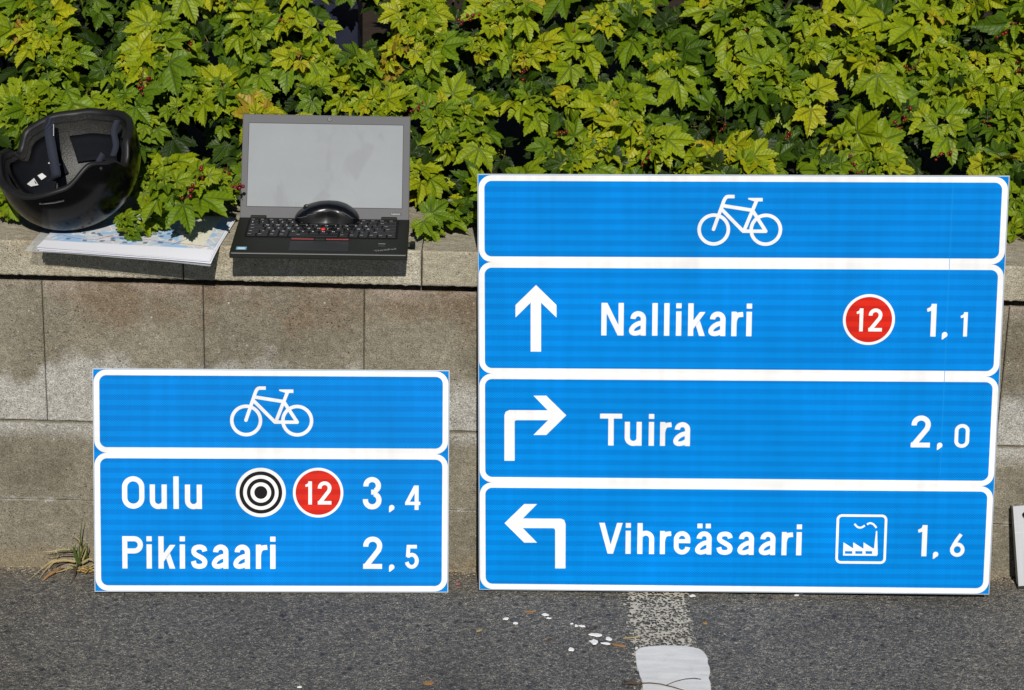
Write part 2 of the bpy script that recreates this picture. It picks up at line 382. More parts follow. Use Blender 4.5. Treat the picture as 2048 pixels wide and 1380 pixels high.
# ------------------------------------------------------------------ the setting
def road():
    xs = sorted(set([-40, -15, -6, -3] + list(np.linspace(-1.6, 1.6, 33)) + [3, 6, 15, 40]))
    ys = sorted(set([-60, -25, -10, -5, -2] + list(np.linspace(-1.2, .06, 22))))
    V = []; F = []
    for y in ys:
        for x in xs:
            dz = 0.0
            if abs(x) < 1.7 and -1.3 < y: dz = .0022 * noise.noise(Vector((x * 6, y * 6, 0)))
            V.append((x, y, ground_z(x) + dz - .0015))
    nx = len(xs)
    for j in range(len(ys) - 1):
        for i in range(nx - 1):
            F.append((j * nx + i, j * nx + i + 1, (j + 1) * nx + i + 1, (j + 1) * nx + i))
    o = mesh_obj('road', V, F, M['asphalt'], None, True); tag(o, kind='structure'); return o
road()
soil = mesh_obj('soil_bed', [(-40, .17, .575), (40, .17, .575), (40, 30, .59), (-40, 30, .59)], [(0, 1, 2, 3)], M['soil']); tag(soil, kind='structure')

# retaining wall: three leaning courses and the coping, each block an object
wall = empty('retaining_wall', (0, 0, 0))
tag(wall, 'low leaning retaining wall of weathered concrete blocks behind the two blue signs', 'wall')
BAT = tan(R(5))
def block(name, x0, x1, z0, z1, front, depth, mat, gap=.0011, bev=.006, jitter=.0015, lean=BAT):
    bm = bmesh.new(); j = random.uniform(-jitter, jitter)
    add_box(bm, x0 + gap, x1 - gap, 0, depth, z0 + gap * .6, z1 - gap * .6)
    es = [e for e in bm.edges if all(v.co.y < .001 for v in e.verts)]
    bmesh.ops.bevel(bm, geom=es, offset=bev, segments=3, affect='EDGES', profile=.5)
    # chipped arrises
    bmesh.ops.subdivide_edges(bm, edges=[e for e in bm.edges if e.calc_length() > .08 and all(v.co.y < .02 for v in e.verts)], cuts=14, use_grid_fill=True)
    for v in bm.verts:
        if v.co.y < .02:
            n = noise.noise(Vector((v.co.x * 45, v.co.z * 45, 3.1))) ; k = .0013 if v.co.y < .001 else .0022
            v.co.y += n * k + j; 
            if v.co.y > .0005: v.co.z += noise.noise(Vector((v.co.x * 70, 9, v.co.z * 70))) * .0011
        v.co.y += front + lean * v.co.z
    return bm_obj(name, bm, mat, wall)
Z1, Z2, Z3 = .264, .5215, .116
W = .2825
def course(x_start, z0, z1, bev, gap, front=0.0):
    x = x_start
    while x < 2.2:
        block('concrete_block', x, x + W, z0, z1, front, .22, M['block'], gap=gap, bev=bev, jitter=.0004); x += W
course(-.5437 - 6 * W, Z1, Z2, .003, .0005, .006)
course(-.5437 - 6.5 * W, Z3, Z1, .003, .0008, .001)
course(-.5437 - 6.5 * W, -.10, Z3, .0016, .0005, .001)
CZ0, CZT, CF = .5375, .602, .034
x = -.160 - 5 * .4145
while x < 2.2:
    bm = bmesh.new(); L = .4145
    add_box(bm, x + .001, x + L - .001, CF, CF + .30, CZ0, CZT)
    es = [e for e in bm.edges if all(v.co.y < CF + .001 for v in e.verts)]
    bmesh.ops.bevel(bm, geom=es, offset=.0042, segments=3, affect='EDGES', profile=.5)
    bmesh.ops.subdivide_edges(bm, edges=[e for e in bm.edges if e.calc_length() > .25 and all(v.co.y < CF + .02 for v in e.verts)], cuts=60)
    j = random.uniform(-.001, .001)
    for v in bm.verts:
        if v.co.y < CF + .02:
            n = noise.noise(Vector((v.co.x * 110, v.co.z * 60, 5))); v.co.y += j + n * .0009
            if v.co.z < CZ0 + .006: v.co.z += .0022 * noise.noise(Vector((v.co.x * 130, 1, 1))) + .0008 * noise.noise(Vector((v.co.x * 400, 1, 1)))
    bm_obj('coping_stone', bm, M['cap'], wall); x += L
# recessed lip under the coping
box('bedding_strip', (-2.2, 2.2, CF + .06, CF + .29, Z2 + .0005, CZ0 - .0003), M['block'], wall)

# worn line and fresh white block of road marking
def strip_mark():
    V = []; F = []; E = []
    nx, ny = 14, 40
    for j in range(ny + 1):
        t = j / ny; y = .0 - .42 * t
        for i in range(nx + 1):
            s = i / nx; a = .200 + .010 * t; b = .332 + .004 * t
            x = a + (b - a) * s; V.append((x, y, ground_z(x) + .0026)); E.append(max(0, abs(s - .5) * 2 - .78) / .22)
    for j in range(ny):
        for i in range(nx): k = j * (nx + 1) + i; F.append((k, k + nx + 1, k + nx + 2, k + 1))
    o = mesh_obj('worn_road_line', V, F, M['worn'], None, True); a = o.data.attributes.new('edge', 'FLOAT', 'POINT'); a.data.foreach_set('value', E)
    tag(o, kind='structure')
strip_mark()
def patch():
    px = [(1271, 1306), (1279, 1300), (1290, 1296), (1312, 1294), (1340, 1293), (1372, 1295), (1396, 1299), (1408, 1307), (1415, 1320), (1417, 1332), (1420, 1344), (1418, 1358), (1421, 1372), (1423, 1400), (1426, 1440), (1429, 1520), (1436, 1700), (1446, 1960), (1430, 2010), (1340, 2020), (1322, 1990), (1312, 1700), (1298, 1520), (1292, 1440), (1287, 1400), (1284, 1372), (1281, 1358), (1275, 1342), (1271, 1325)]
    P = [on_ground(*q) for q in px]; n = len(P); D = []
    for i in range(n):
        for k in range(5):
            t = k / 5; a, b, c, d = P[i - 1], P[i], P[(i + 1) % n], P[(i + 2) % n]
            q = .5 * ((2 * b) + (c - a) * t + (2 * a - 5 * b + 4 * c - d) * t * t + (-a + 3 * b - 3 * c + d) * t ** 3)
            q = q + Vector((noise.noise(q * 60), noise.noise(q * 60 + Vector((7, 0, 0))), 0)) * .0016; D.append(q)
    c = sum(D, Vector()) / len(D); bm = bmesh.new(); rings = []
    for off, z in ((1.0, .000), (1.0, .0026), (.988, .0042)):
        rings.append([bm.verts.new((c.x + (q.x - c.x) * off, c.y + (q.y - c.y) * off, ground_z(q.x) + z)) for q in D])
    m = len(D)
    for a, b in zip(rings, rings[1:]):
        for i in range(m): bm.faces.new((a[i], a[(i + 1) % m], b[(i + 1) % m], b[i]))
    bm.faces.new(rings[-1]); bmesh.ops.recalc_face_normals(bm, faces=bm.faces)
    o = bm_obj('white_road_marking', bm, M['thermo']); tag(o, kind='structure')
patch()

# ------------------------------------------------------------------ lettering: strokes and glyphs, cap height 1
class Flat:
    """collects flat pieces facing -y in sign coordinates (x right, z up)"""
    def __init__(s, y): s.V = []; s.F = []; s.y = y; s.k = 0
    def poly(s, pts):
        y = s.y - s.k * 2.5e-5; s.k += 1; n = len(s.V); s.V += [(p[0], y, p[1]) for p in pts]
        a = sum(pts[i][0] * pts[(i + 1) % len(pts)][1] - pts[(i + 1) % len(pts)][0] * pts[i][1] for i in range(len(pts)))
        idx = list(range(n, n + len(pts))); s.F.append(tuple(idx if a > 0 else idx[::-1]))
    def stroke(s, pts, w, closed=False, cap=None):
        P = [Vector((p[0], p[1])) for p in pts]; n = len(P); Lf, Rt = [], []
        for i in range(n):
            a = P[i - 1] if (i > 0 or closed) else None; b = P[(i + 1) % n] if (i < n - 1 or closed) else None
            d1 = (P[i] - a).normalized() if a is not None else None; d2 = (b - P[i]).normalized() if b is not None else None
            d = d1 if d2 is None else d2 if d1 is None else (d1 + d2).normalized()
            nn = Vector((-d.y, d.x)); k = 1.0
            if d1 is not None and d2 is not None: k = 1 / max(.5, nn.dot(Vector((-d1.y, d1.x))))
            Lf.append(P[i] + nn * w / 2 * k); Rt.append(P[i] - nn * w / 2 * k)
        y = s.y - s.k * 2.5e-5; s.k += 1; base = len(s.V)
        for a, b in zip(Lf, Rt): s.V += [(a.x, y, a.y), (b.x, y, b.y)]
        for i in range(n if closed else n - 1):
            j = (i + 1) % n; s.F.append((base + 2 * i + 1, base + 2 * j + 1, base + 2 * j, base + 2 * i))
        if cap == 'round':
            for e in (0, -1): s.disc(P[e].x, P[e].y, w / 2, 16)
    def disc(s, x, z, r, n=48): s.poly([(x + r * cos(2 * pi * i / n), z + r * sin(2 * pi * i / n)) for i in range(n)])
    def ring(s, x, z, r, w, n=64): s.stroke([(x + r * cos(2 * pi * i / n), z + r * sin(2 * pi * i / n)) for i in range(n)], w, True)
    def build(s, name, mat, parent, thick=0.0003):
        o = mesh_obj(name, s.V, s.F, mat, parent); return o
def arc(cx, cy, rx, ry, a0, a1, n=14):
    return [(cx + rx * cos(R(a0 + (a1 - a0) * i / n)), cy + ry * sin(R(a0 + (a1 - a0) * i / n))) for i in range(n + 1)]
def spline(pts, k=6):
    P = [Vector(p) for p in pts]; out = []
    for i in range(len(P) - 1):
        a = P[max(i - 1, 0)]; b = P[i]; c = P[i + 1]; d = P[min(i + 2, len(P) - 1)]
        for j in range(k):
            t = j / k; q = .5 * ((2 * b) + (c - a) * t + (2 * a - 5 * b + 4 * c - d) * t * t + (-a + 3 * b - 3 * c + d) * t ** 3); out.append((q.x, q.y))
    return out + [tuple(P[-1])]
S = .157
def rect(x0, x1, y0, y1): return [(x0, y0), (x1, y0), (x1, y1), (x0, y1)]
def g_a(): return [('s', arc(.283, .52, .155, .152, 183, 0) + [(.4365, .30), (.4365, 0)]), ('s', spline([(.40, .395), (.27, .36), (.15, .28), (.085, .18), (.095, .105), (.165, .072), (.27, .082), (.385, .135)]), .145)]
GLYPH = {
    'N': [('p', rect(0, .155, 0, 1)), ('p', rect(.515, .67, 0, 1)), ('p', [(.0, 1), (.175, 1), (.67, 0), (.495, 0)])],
    'T': [('p', rect(0, .67, .847, 1)), ('p', rect(.253, .418, 0, 1))],
    'V': [('p', [(0, 1), (.17, 1), (.437, 0), (.267, 0)]), ('p', [(.555, 1), (.73, 1), (.437, 0), (.275, 0)])],
    'O': [('c', arc(.338, .665, .26, .257, 0, 180) + arc(.338, .335, .26, .257, 180, 360))],
    'P': [('p', rect(0, .155, 0, 1)), ('s', [(.08, .922), (.33, .922)] + arc(.36, .733, .19, .189, 90, -90) + [(.33, .543), (.08, .543)])],
    'a': g_a(), 'l': [('p', rect(0, .16, 0, 1))], 'i': [('p', rect(0, .16, 0, .75)), ('p', rect(0, .16, .845, 1))],
    'k': [('p', rect(0, .16, 0, 1)), ('p', [(.15, .46), (.351, .735), (.518, .735), (.15, .20)]), ('p', [(.237, .31), (.351, .475), (.508, 0), (.339, 0)])],
    'r': [('p', rect(0, .155, 0, .75)), ('s', spline([(.085, .44), (.115, .56), (.19, .645), (.345, .668)]), .15)],
    'u': [('s', [(.08, .75), (.08, .26)] + arc(.262, .255, .182, .185, 180, 330)), ('p', rect(.36, .517, 0, .75))],
    'h': [('p', rect(0, .16, 0, 1)), ('s', arc(.262, .49, .182, .185, 140, 0) + [(.444, 0)])],
    'e': [('p', rect(.09, .517, .362, .490)), ('s', [(.443, .42)] + arc(.262, .48, .181, .195, 0, 180) + arc(.262, .262, .181, .195, 180, 352), .148)],
    's': [('s', spline([(.425, .535), (.385, .635), (.26, .672), (.13, .635), (.09, .54), (.125, .455), (.25, .378), (.375, .30), (.425, .21), (.385, .105), (.25, .07), (.12, .11), (.075, .235)]), .152)],
    '1': [('p', rect(.13, .285, 0, 1)), ('p', [(.19, 1), (.14, .79), (.015, .755), (0, .85), (.1, .90), (.155, 1)])],
    '2': [('s', arc(.292, .715, .212, .208, 187, -12) + [(.47, .58), (.10, .10)]), ('p', rect(0, .58, 0, .152)), ('p', [(0, .0), (.2, .0), (.16, .19), (0, .15)])],
    '3': [('s', arc(.27, .735, .19, .187, 188, 0) + arc(.27, .725, .19, .17, -10, -62)), ('s', arc(.272, .285, .208, .208, 70, -188)), ('p', rect(.24, .40, .455, .61))],
    '4': [('p', rect(.385, .545, 0, 1)), ('p', rect(0, .615, .20, .335)), ('p', [(.36, 1), (.545, 1), (.545, .98), (.17, .30), (0, .30)])],
    '5': [('p', rect(.065, .48, .85, 1)), ('p', [(.065, 1), (.215, 1), (.19, .50), (.03, .50)]), ('s', [(.09, .545)] + arc(.272, .335, .21, .255, 125, -168))],
    '6': [('c', arc(.302, .31, .225, .232, 0, 360, 40)[:-1]), ('s', spline([(.435, .985), (.27, .74), (.14, .50), (.078, .33)]), .15)],
    '0': [('c', arc(.30, .715, .222, .208, 0, 180) + arc(.30, .285, .222, .208, 180, 360), .15)],
    ',': [('d', .10, .145, .083), ('p', [(.017, .15), (.017, 0), (.045, 0.0), (.165, .095), (.10, .16)])],
}
GLYPH['ä'] = g_a() + [('p', rect(.068, .225, .85, 1)), ('p', rect(.325, .482, .85, 1))]

class Sign:
    def __init__(s, rx, ry, rz, origin, w, h, label):
        X = Matrix.Rotation(rz, 3, 'Z') @ Matrix.Rotation(ry, 3, 'Y') @ Matrix.Rotation(rx, 3, 'X')
        s.R = X; s.o = Vector(origin); s.w, s.h = w, h
        m = X.to_4x4(); m.translation = s.o
        s.e = empty('direction_sign', mat=m); tag(s.e, label, 'road sign')
        s.n = X.col[1].copy()
        # aluminium sheet with folded rails behind, blue face sheet
        box('back_plate', (0, w, 0, .0025, 0, h), M['alu_edge'], s.e, .0004, 1)
        f = Flat(-.0002); f.poly(rect(.0016, w - .0016, .0016, h - .0016)); f.build('face_sheet', M['blue'], s.e)
    def uv(s, px, py):
        p = on_plane(px, py, s.n, s.n.dot(s.o)) - s.o
        return Vector((p.dot(s.R.col[0]), p.dot(s.R.col[2])))
    def rr(s, x0, x1, z0, z1, r):
        return arc(x1 - r, z1 - r, r, r, 0, 90, 8) + arc(x0 + r, z1 - r, r, r, 90, 180, 8) + arc(x0 + r, z0 + r, r, r, 180, 270, 8) + arc(x1 - r, z0 + r, r, r, 270, 360, 8)
    def panel(s, z0, z1, b=.0098, ro=.0225, ri=.0125):
        out = s.rr(.0022, s.w - .0022, z0, z1, ro); inn = s.rr(.0022 + b, s.w - .0022 - b, z0 + b, z1 - b, ri); n = len(out)
        V = [(p[0], -.0005, p[1]) for p in out] + [(p[0], -.0005, p[1]) for p in inn]
        mesh_obj('panel_border', V, [(i, (i + 1) % n, n + (i + 1) % n, n + i) for i in range(n)], M['white'], s.e)
        f = Flat(-.0004); f.poly(s.rr(.001 + b, s.w - .001 - b, z0 + b - .001, z1 - b + .001, ri)); f.build('blue_panel', M['blue'], s.e)
    def glyph(s, ch, x, z, cap, mat='white', y=-.0007, name=None, parent=None, sx=1.0):
        f = Flat(y)
        for g in GLYPH[ch]:
            k = g[0]
            if k == 'd': f.disc(x + g[1] * cap, z + g[2] * cap, g[3] * cap, 24); continue
            pts = [(x + p[0] * cap * sx, z + p[1] * cap) for p in g[1]]; w = (g[2] if len(g) > 2 else S) * cap
            if k == 'p': f.poly(pts)
            else: f.stroke(pts, w, k == 'c')
        return f.build(name or ('digit' if ch.isdigit() else 'comma' if ch == ',' else 'letter'), M[mat], parent or s.e)
    def word(s, txt, xs, base_px, org, sc, cap):
        """xs: left edge of each letter in the photo crop, org and sc of that crop; base_px its baseline there"""
        a = s.uv(org[0] + xs[0] / sc, org[1] + base_px / sc)
        for ch, x in zip(txt, xs):
            p = s.uv(org[0] + x / sc, org[1] + base_px / sc); s.glyph(ch, p.x, a.y, cap)
    def pts(s, L, org, sc): return [tuple(s.uv(org[0] + x / sc, org[1] + z / sc)) for x, z in L]
    def bicycle(s, org, sc):
        c = s.uv(org[0] + 1022 / sc, org[1] + 690 / sc); k = (s.uv(org[0] + 1990 / sc, org[1] + 690 / sc) - s.uv(org[0] + 55 / sc, org[1] + 690 / sc)).x / 1935
        f = Flat(-.0007); q = lambda x, y: (c.x + (x - 1022) * k, c.y - (y - 690) * k)
        w = 80 * k
        for cx in (430, 1615): f.ring(*q(cx, 903), 333 * k, w)
        f.stroke([q(*p) for p in [(425, 897), (560, 500)] + [(640, 265), (655, 225), (680, 180), (705, 155), (740, 143), (888, 143)]], w)
        f.disc(*q(425, 897), w / 2, 20)
        f.stroke([q(620, 352), q(1290, 455)], w); f.stroke([q(590, 425), q(1100, 938)], w, cap='round')
        f.stroke([q(1100, 938), q(1610, 938)], w); f.stroke([q(1300, 455), q(1612, 932)], w); f.disc(*q(1612, 937), w / 2 * 1.05, 20)
        f.stroke([q(1120, 925), q(1390, 235)], w); f.poly([q(*p) for p in [(1527, 172), (1527, 252), (1345, 252), (1205, 208), (1193, 192), (1205, 172)]])
        f.build('bicycle_symbol', M['white'], s.e)
    def badge(s, org, sc, c, r, rred, d1, d2, base, top):
        p = s.uv(org[0] + c[0] / sc, org[1] + c[1] / sc); k = (s.uv(org[0] + (c[0] + 100) / sc, org[1] + c[1] / sc) - p).x / 100
        f = Flat(-.0007); f.disc(p.x, p.y, r * k, 64); e = f.build('route_badge', M['white'], s.e)
        f = Flat(-.0010); f.disc(p.x, p.y, rred * k, 64); f.build('red_disc', M['red'], e)
        cap = (base - top) * k; b = s.uv(org[0] + d1 / sc, org[1] + base / sc)
        s.glyph('1', b.x, b.y, cap, y=-.0013, parent=e); b2 = s.uv(org[0] + d2 / sc, org[1] + base / sc); s.glyph('2', b2.x, b.y, cap, y=-.0013, parent=e)
    def arrow(s, L, org, sc): f = Flat(-.0007); f.poly(s.pts(L, org, sc)); f.build('arrow', M['white'], s.e)

small = Sign(R(-16.555), R(-.372), R(2.167), (-.7302, -.1015, -.0086 + .001), .6285, .3997,
             'small blue cycle route sign reading Oulu and Pikisaari, leaning on the wall')
def vs(sg, x, y): return sg.uv(x, y).y
m1 = (vs(small, 545, 896.5) + vs(small, 545, 917)) / 2
small.panel(m1, small.h - .0022); small.panel(.0022, m1)
small.bicycle((460 - 55 / 11.6, 772 - 100 / 11.6), 11.6)
O3, O4 = (170, 920), (540, 920)
kk = lambda sg, px, py: 1.0 / ((sg.uv(px + 50, py) - sg.uv(px - 50, py)).x / 100)      # px per metre
capS = 302 / 4.6 / kk(small, 540, 1000)
small.word('Oulu', (343, 597, 815, 920), 447, O3, 4.6, capS)
small.word('Pikisaari', (345, 568, 677, 873, 975, 1165, 1363, 1573, 1705), 997, O3, 4.6, capS)
small.word('3', (858,), 453, O4, 4.6, capS); small.word('4', (1243,), 458, O4, 4.6, capS * .755)
small.word('2', (857,), 1000, O4, 4.6, capS); small.word('5', (1243,), 1000, O4, 4.6, capS * .745)
small.word(',', (1090,), 480, O4, 4.6, capS); small.word(',', (1090,), 1027, O4, 4.6, capS)
small.badge(O4, 4.6, (443, 300), 232, 207, 325, 440, 408, 192)
c = small.uv(170 + 1618 / 4.6, 920 + 298 / 4.6); k = 1 / 4.6 / kk(small, 520, 985)
f = Flat(-.0007); f.disc(c.x, c.y, 230 * k, 64); tgt = f.build('target_symbol', M['white'], small.e)
f = Flat(-.0010); f.ring(c.x, c.y, 180 * k, 34 * k); f.build('black_ring', M['black'], tgt)
f = Flat(-.0010); f.ring(c.x, c.y, 112 * k, 34 * k); f.build('black_ring', M['black'], tgt)
f = Flat(-.0010); f.disc(c.x, c.y, 60 * k); f.build('black_disc', M['black'], tgt)

big = Sign(R(-10.035), R(-1.731), R(-1.185), (-.0476, -.0758, .0025), .9062, .747,
           'large blue sign reading Nallikari, Tuira and Vihreäsaari with white arrows, leaning on the wall')
cuts = [(vs(big, 1000, 513) + vs(big, 1000, 535)) / 2, (vs(big, 1000, 736) + vs(big, 1000, 758)) / 2, (vs(big, 1000, 953.2) + vs(big, 1000, 976)) / 2]
zz = [big.h - .0022] + cuts + [.0022]
for a, b in zip(zz, zz[1:]): big.panel(b, a)
big.bicycle((1390, 380), 11.378)
capB = 413 / 6.206 / kk(big, 1350, 640)
big.word('Nallikari', (78, 418, 708, 855, 1003, 1152, 1403, 1690, 1875), 500, (1190, 590), 6.206, capB)
big.word('Tuira', (718, 860, 998, 1063, 1138), 433, (950, 740), 2.875, 189 / 2.875 / kk(big, 1300, 860))
big.word('Vihreäsaari', (38, 290, 402, 617, 747, 950, 1155, 1353, 1557, 1775, 1915), 366, (1190, 1030), 4.763, 307 / 4.763 / kk(big, 1400, 1080))
OD = (1810, 590); OE = (1500, 740)
big.word('1', (180,), 357, OD, 4.3125, 289 / 4.3125 / kk(big, 1880, 640)); big.word(',', (311,), 382, OD, 4.3125, 289 / 4.3125 / kk(big, 1880, 640))
big.word('1', (472,), 357, OD, 4.3125, 215 / 4.3125 / kk(big, 1930, 640))
big.word('2', (48,), 1313, OD, 4.3125, 285 / 4.3125 / kk(big, 1840, 860)); big.word(',', (269,), 1335, OD, 4.3125, 285 / 4.3125 / kk(big, 1880, 860))
big.word('0', (422,), 1317, OD, 4.3125, 214 / 4.3125 / kk(big, 1930, 870))
big.word('1', (960,), 1070, OE, 2.875, 188 / 2.875 / kk(big, 1850, 1080)); big.word(',', (1047,), 1085, OE, 2.875, 188 / 2.875 / kk(big, 1870, 1100))
big.word('6', (1148,), 1073, OE, 2.875, 138 / 2.875 / kk(big, 1910, 1090))
big.badge((1500, 330), 3.21, (763, 992), 167, 149, 680, 758, 1067, 916)
OA, OB = (950, 330), (950, 740)
big.arrow([(392, 770), (523, 898), (523, 978), (424, 883), (424, 1197), (357, 1197), (357, 883), (260, 978), (260, 898)], OA, 3.209)
big.arrow([(525, 260), (410, 373), (336, 373), (420, 288), (240, 288), (230, 291), (228, 300), (228, 521), (169, 521), (169, 260), (176, 240), (196, 230), (418, 231), (336, 147), (410, 147)], OB, 2.875)
big.arrow([(170, 880), (283, 770), (357, 770), (275, 853), (493, 854), (513, 862), (521, 885), (520, 1140), (461, 1140), (461, 920), (457, 911), (448, 909), (275, 908), (357, 992), (283, 992)], OB, 2.875)
a_, b_ = big.uv(1906, 366), big.uv(1880, 952)
f = Flat(-.00055); f.stroke([(a_.x, a_.y), (b_.x, b_.y)], .0009); f.build('film_seam', M['seam'], big.e)
# factory pictogram
q = lambda x, y: tuple(big.uv(OE[0] + x / 2.875, OE[1] + y / 2.875))
f = Flat(-.0007)
p0, p1 = big.uv(OE[0] + 497 / 2.875, OE[1] + 1105 / 2.875), big.uv(OE[0] + 783 / 2.875, OE[1] + 838 / 2.875)
f.stroke(big.rr(p0.x, p1.x, p0.y, p1.y, .0075), .0045, True); fr = f.build('factory_symbol', M['white'], big.e)
f = Flat(-.0007)
f.poly([q(*p) for p in [(535, 1066), (535, 1056), (730, 1057), (730, 1068)]])
f.poly([q(*p) for p in [(535, 1062), (545, 1062), (546, 1025), (537, 990)]]); 
for a, b in ((588, 605), (646, 664), (702, 733)): f.poly([q(a, 1062), q(b, 1062), q(b, 1025), q(a, 1025)])
for i, x0 in enumerate((537, 593, 652)):
    f.poly([q(x0, 990), q(x0 + 60, 1028), q(x0 + 60, 1041), q(x0, 1040)])
f.poly([q(*p) for p in [(724, 925), (731, 925), (734, 1060), (712, 1060), (712, 1030)]])
f.build('factory_building', M['white'], fr)
f = Flat(-.0007); sw = .0034
f.stroke([q(*p) for p in spline([(601, 884), (618, 902), (640, 905), (660, 893)])], sw)
f.stroke([q(*p) for p in spline([(672, 887), (690, 880), (710, 887), (727, 907)])], sw); f.build('smoke_lines', M['white'], fr)

# ------------------------------------------------------------------ laptop
lap = empty('laptop', (-.4815, -.048, CZT), R(2.0))
tag(lap, 'open black laptop with a blank grey screen on the wall coping', 'laptop')
LW, LD, LT = .3005, .186, .019
bm = bmesh.new(); add_box(bm, 0, LW, 0, LD, .0075, LT, .0022, 3); bm_obj('base', bm, M['deck'], lap)
for fx in (.02, LW - .05):
    box('foot', (fx, fx + .03, .07, .078, 0, .008), M['keywell'], lap)
lid_m = Matrix.Translation((0, .178, LT - .001)) @ Matrix.Rotation(R(-32), 4, 'X')
def lid_part(name, dims, mat, par, bev=0.0):
    o = box(name, dims, mat, par, bev, 2); return o
lid = box('lid', (0.001, LW - .001, 0, .0075, 0.002, .192), M['bezel'], lap, .0015, 2); lid.matrix_local = lid_m
def sub(name, dims, mat, par, bev=0.0): return box(name, dims, mat, par, bev, 2)
sub('screen', (.0125, LW - .0135, -.0004, .0002, .0225, .1755), M['screen'], lid)
f = Flat(-.0006); f.stroke([(.0125, .0225), (LW - .0135, .0225), (LW - .0135, .1755), (.0125, .1755)], .0008, True); f.build('screen_gasket', M['keywell'], lid)
f = Flat(-.0005); f.disc(.1555, .1845, .0042, 24); f.build('webcam_ring', M['keywell'], lid)
f = Flat(-.0007); f.ring(.1555, .1845, .0028, .0007, 24); f.disc(.1555, .1845, .0010, 12); f.build('webcam', M['logo'], lid)
for hx in (.02, LW - .05): box('hinge', (hx, hx + .028, .174, .184, LT - .001, LT + .005), M['deck'], lap, .0012)
# keyboard
KX0, KX1, KY0, KY1 = .0205, .2795, .079, .171
kb = box('keyboard', (KX0 - .003, KX1 + .003, KY0 - .002, KY1 + .002, LT - .0003, LT + .0002), M['keywell'], lap)
rows = [
    (.0125, [1.1] + [1] * 16 if False else [1.05] * 16),
    (.0165, [1] * 13 + [2.0]), (.0165, [1.5] + [1] * 12 + [1.5]), (.0165, [1.75] + [1] * 12 + [1.25]),
    (.0165, [1.25] + [1] * 11 + [2.75]), (.0150, [1, 1.25, 1, 1, 5.1, 1, 1, 1, .95, .95, .95])]
tot = sum(r[0] for r in rows); y = KY1; sc = (KY1 - KY0) / tot; keyc = {}
legends = [[''] * 16, list('§1234567890+´') + [''], [''] + list('QWERTYUIOPÅ¨') + [''], [''] + list('ASDFGHJKLÖÄ\'') + [''], [''] + list('<ZXCVBNM,.-') + [''], [''] * 11]
legend_spots = []
kcache = {}
for ri, (h, ws) in enumerate(rows):
    h *= sc; sx = (KX1 - KX0) / sum(ws); x = KX0
    for wi, wd in enumerate(ws):
        w = wd * sx; key = (round(w, 4), round(h, 4))
        if key not in kcache:
            bm = bmesh.new(); add_box(bm, .0011, w - .0011, .0010, h - .0012, 0, .0024, .0009, 2)
            me = bpy.data.meshes.new('key'); bm.to_mesh(me); bm.free(); me.materials.append(M['key']); kcache[key] = me
        o = bpy.data.objects.new('key', kcache[key]); o.location = (x, y - h, LT + .0002); link(o, kb)
        if ri == 4 and wi == 0: pass
        legend_spots.append((legends[ri][wi] if wi < len(legends[ri]) else '', x + w * .25, y - h * .48, h, ri, w))
        x += w
    y -= h
def text_mesh(txt, size, shear=0.0):
    cu = bpy.data.curves.new('t', 'FONT'); cu.body = txt; cu.size = size; cu.align_x = 'LEFT'; cu.shear = shear; cu.resolution_u = 2; cu.offset = size * .02
    o = bpy.data.objects.new('t', cu); COL.objects.link(o); dg = bpy.context.evaluated_depsgraph_get(); dg.update()
    m = bpy.data.meshes.new_from_object(o.evaluated_get(dg)); bpy.data.objects.remove(o); return m
V = []; F = []
gc = {}
for ch, x, y, h, ri, w in legend_spots:
    if ch:
        if ch not in gc:
            m = text_mesh(ch, .0068); gc[ch] = ([v.co.copy() for v in m.vertices], [tuple(p.vertices) for p in m.polygons])
        vs_, fs = gc[ch]; b = len(V); V += [(v.x + x, v.y + y - .001, LT + .0028) for v in vs_]; F += [tuple(i + b for i in f_) for f_ in fs]
    else:
        n = 1 if ri in (0,) else 2
        for t in range(3):
            a = x - w * .08 + t * .0019; b = len(V); z = LT + .0028
            V += [(a, y, z), (a + .0013, y, z), (a + .0013, y + .0016, z), (a, y + .0016, z)]; F.append((b, b + 1, b + 2, b + 3))
mesh_obj('key_legends', V, F, M['legend'], kb)
bm = bmesh.new(); bmesh.ops.create_uvsphere(bm, u_segments=16, v_segments=8, radius=.0042)
tp = bm_obj('pointing_stick', bm, M['redplastic'], kb, True); tp.location = (.1515, .1145, LT + .0035); tp.scale = (1, 1, .55)
# touchpad and its buttons
box('touchpad', (.099, .199, .012, .062, LT, LT + .0004), M['pad_touch'], lap, .0001)
f_ = [(.099, .199)]
box('pointing_button', (.0995, .139, .0635, .0745, LT, LT + .0022), M['key'], lap, .0008)
box('pointing_button', (.159, .1985, .0635, .0745, LT, LT + .0022), M['key'], lap, .0008)
box('pointing_button', (.140, .158, .0625, .0745, LT, LT + .0026), M['deck'], lap, .0008)
box('red_stripe', (.100, .1385, .0640, .0660, LT + .0022, LT + .00255), M['redline'], lap)
box('red_stripe', (.1595, .198, .0640, .0660, LT + .0022, LT + .00255), M['redline'], lap)
box('palm_edge_trim', (.003, LW - .003, -.0003, .0008, LT - .0028, LT - .0016), M['logo'], lap)
def text_part(name, txt, size, loc, rot, mat, par, shear=0, mat4=None):
    m = text_mesh(txt, size, shear); m.materials.clear(); m.materials.append(mat); m.name = name
    o = link(bpy.data.objects.new(name, m), par); o.location = loc; o.rotation_euler = rot; return o
text_part('logo_lettering', 'ThinkPad', .0105, (.245, .010, LT + .0004), (0, 0, R(20)), M['logo'], lap)
st = box('sticker', (.010, .0275, .012, .026, LT, LT + .0003), plain('sticker_blue', (.15, .42, .60), .3, var=.1), lap)
box('sticker_print', (.0125, .025, .0145, .0225, LT + .0003, LT + .0005), plain('sticker_pale', (.65, .72, .76), .35, var=.08, vs=300), st)
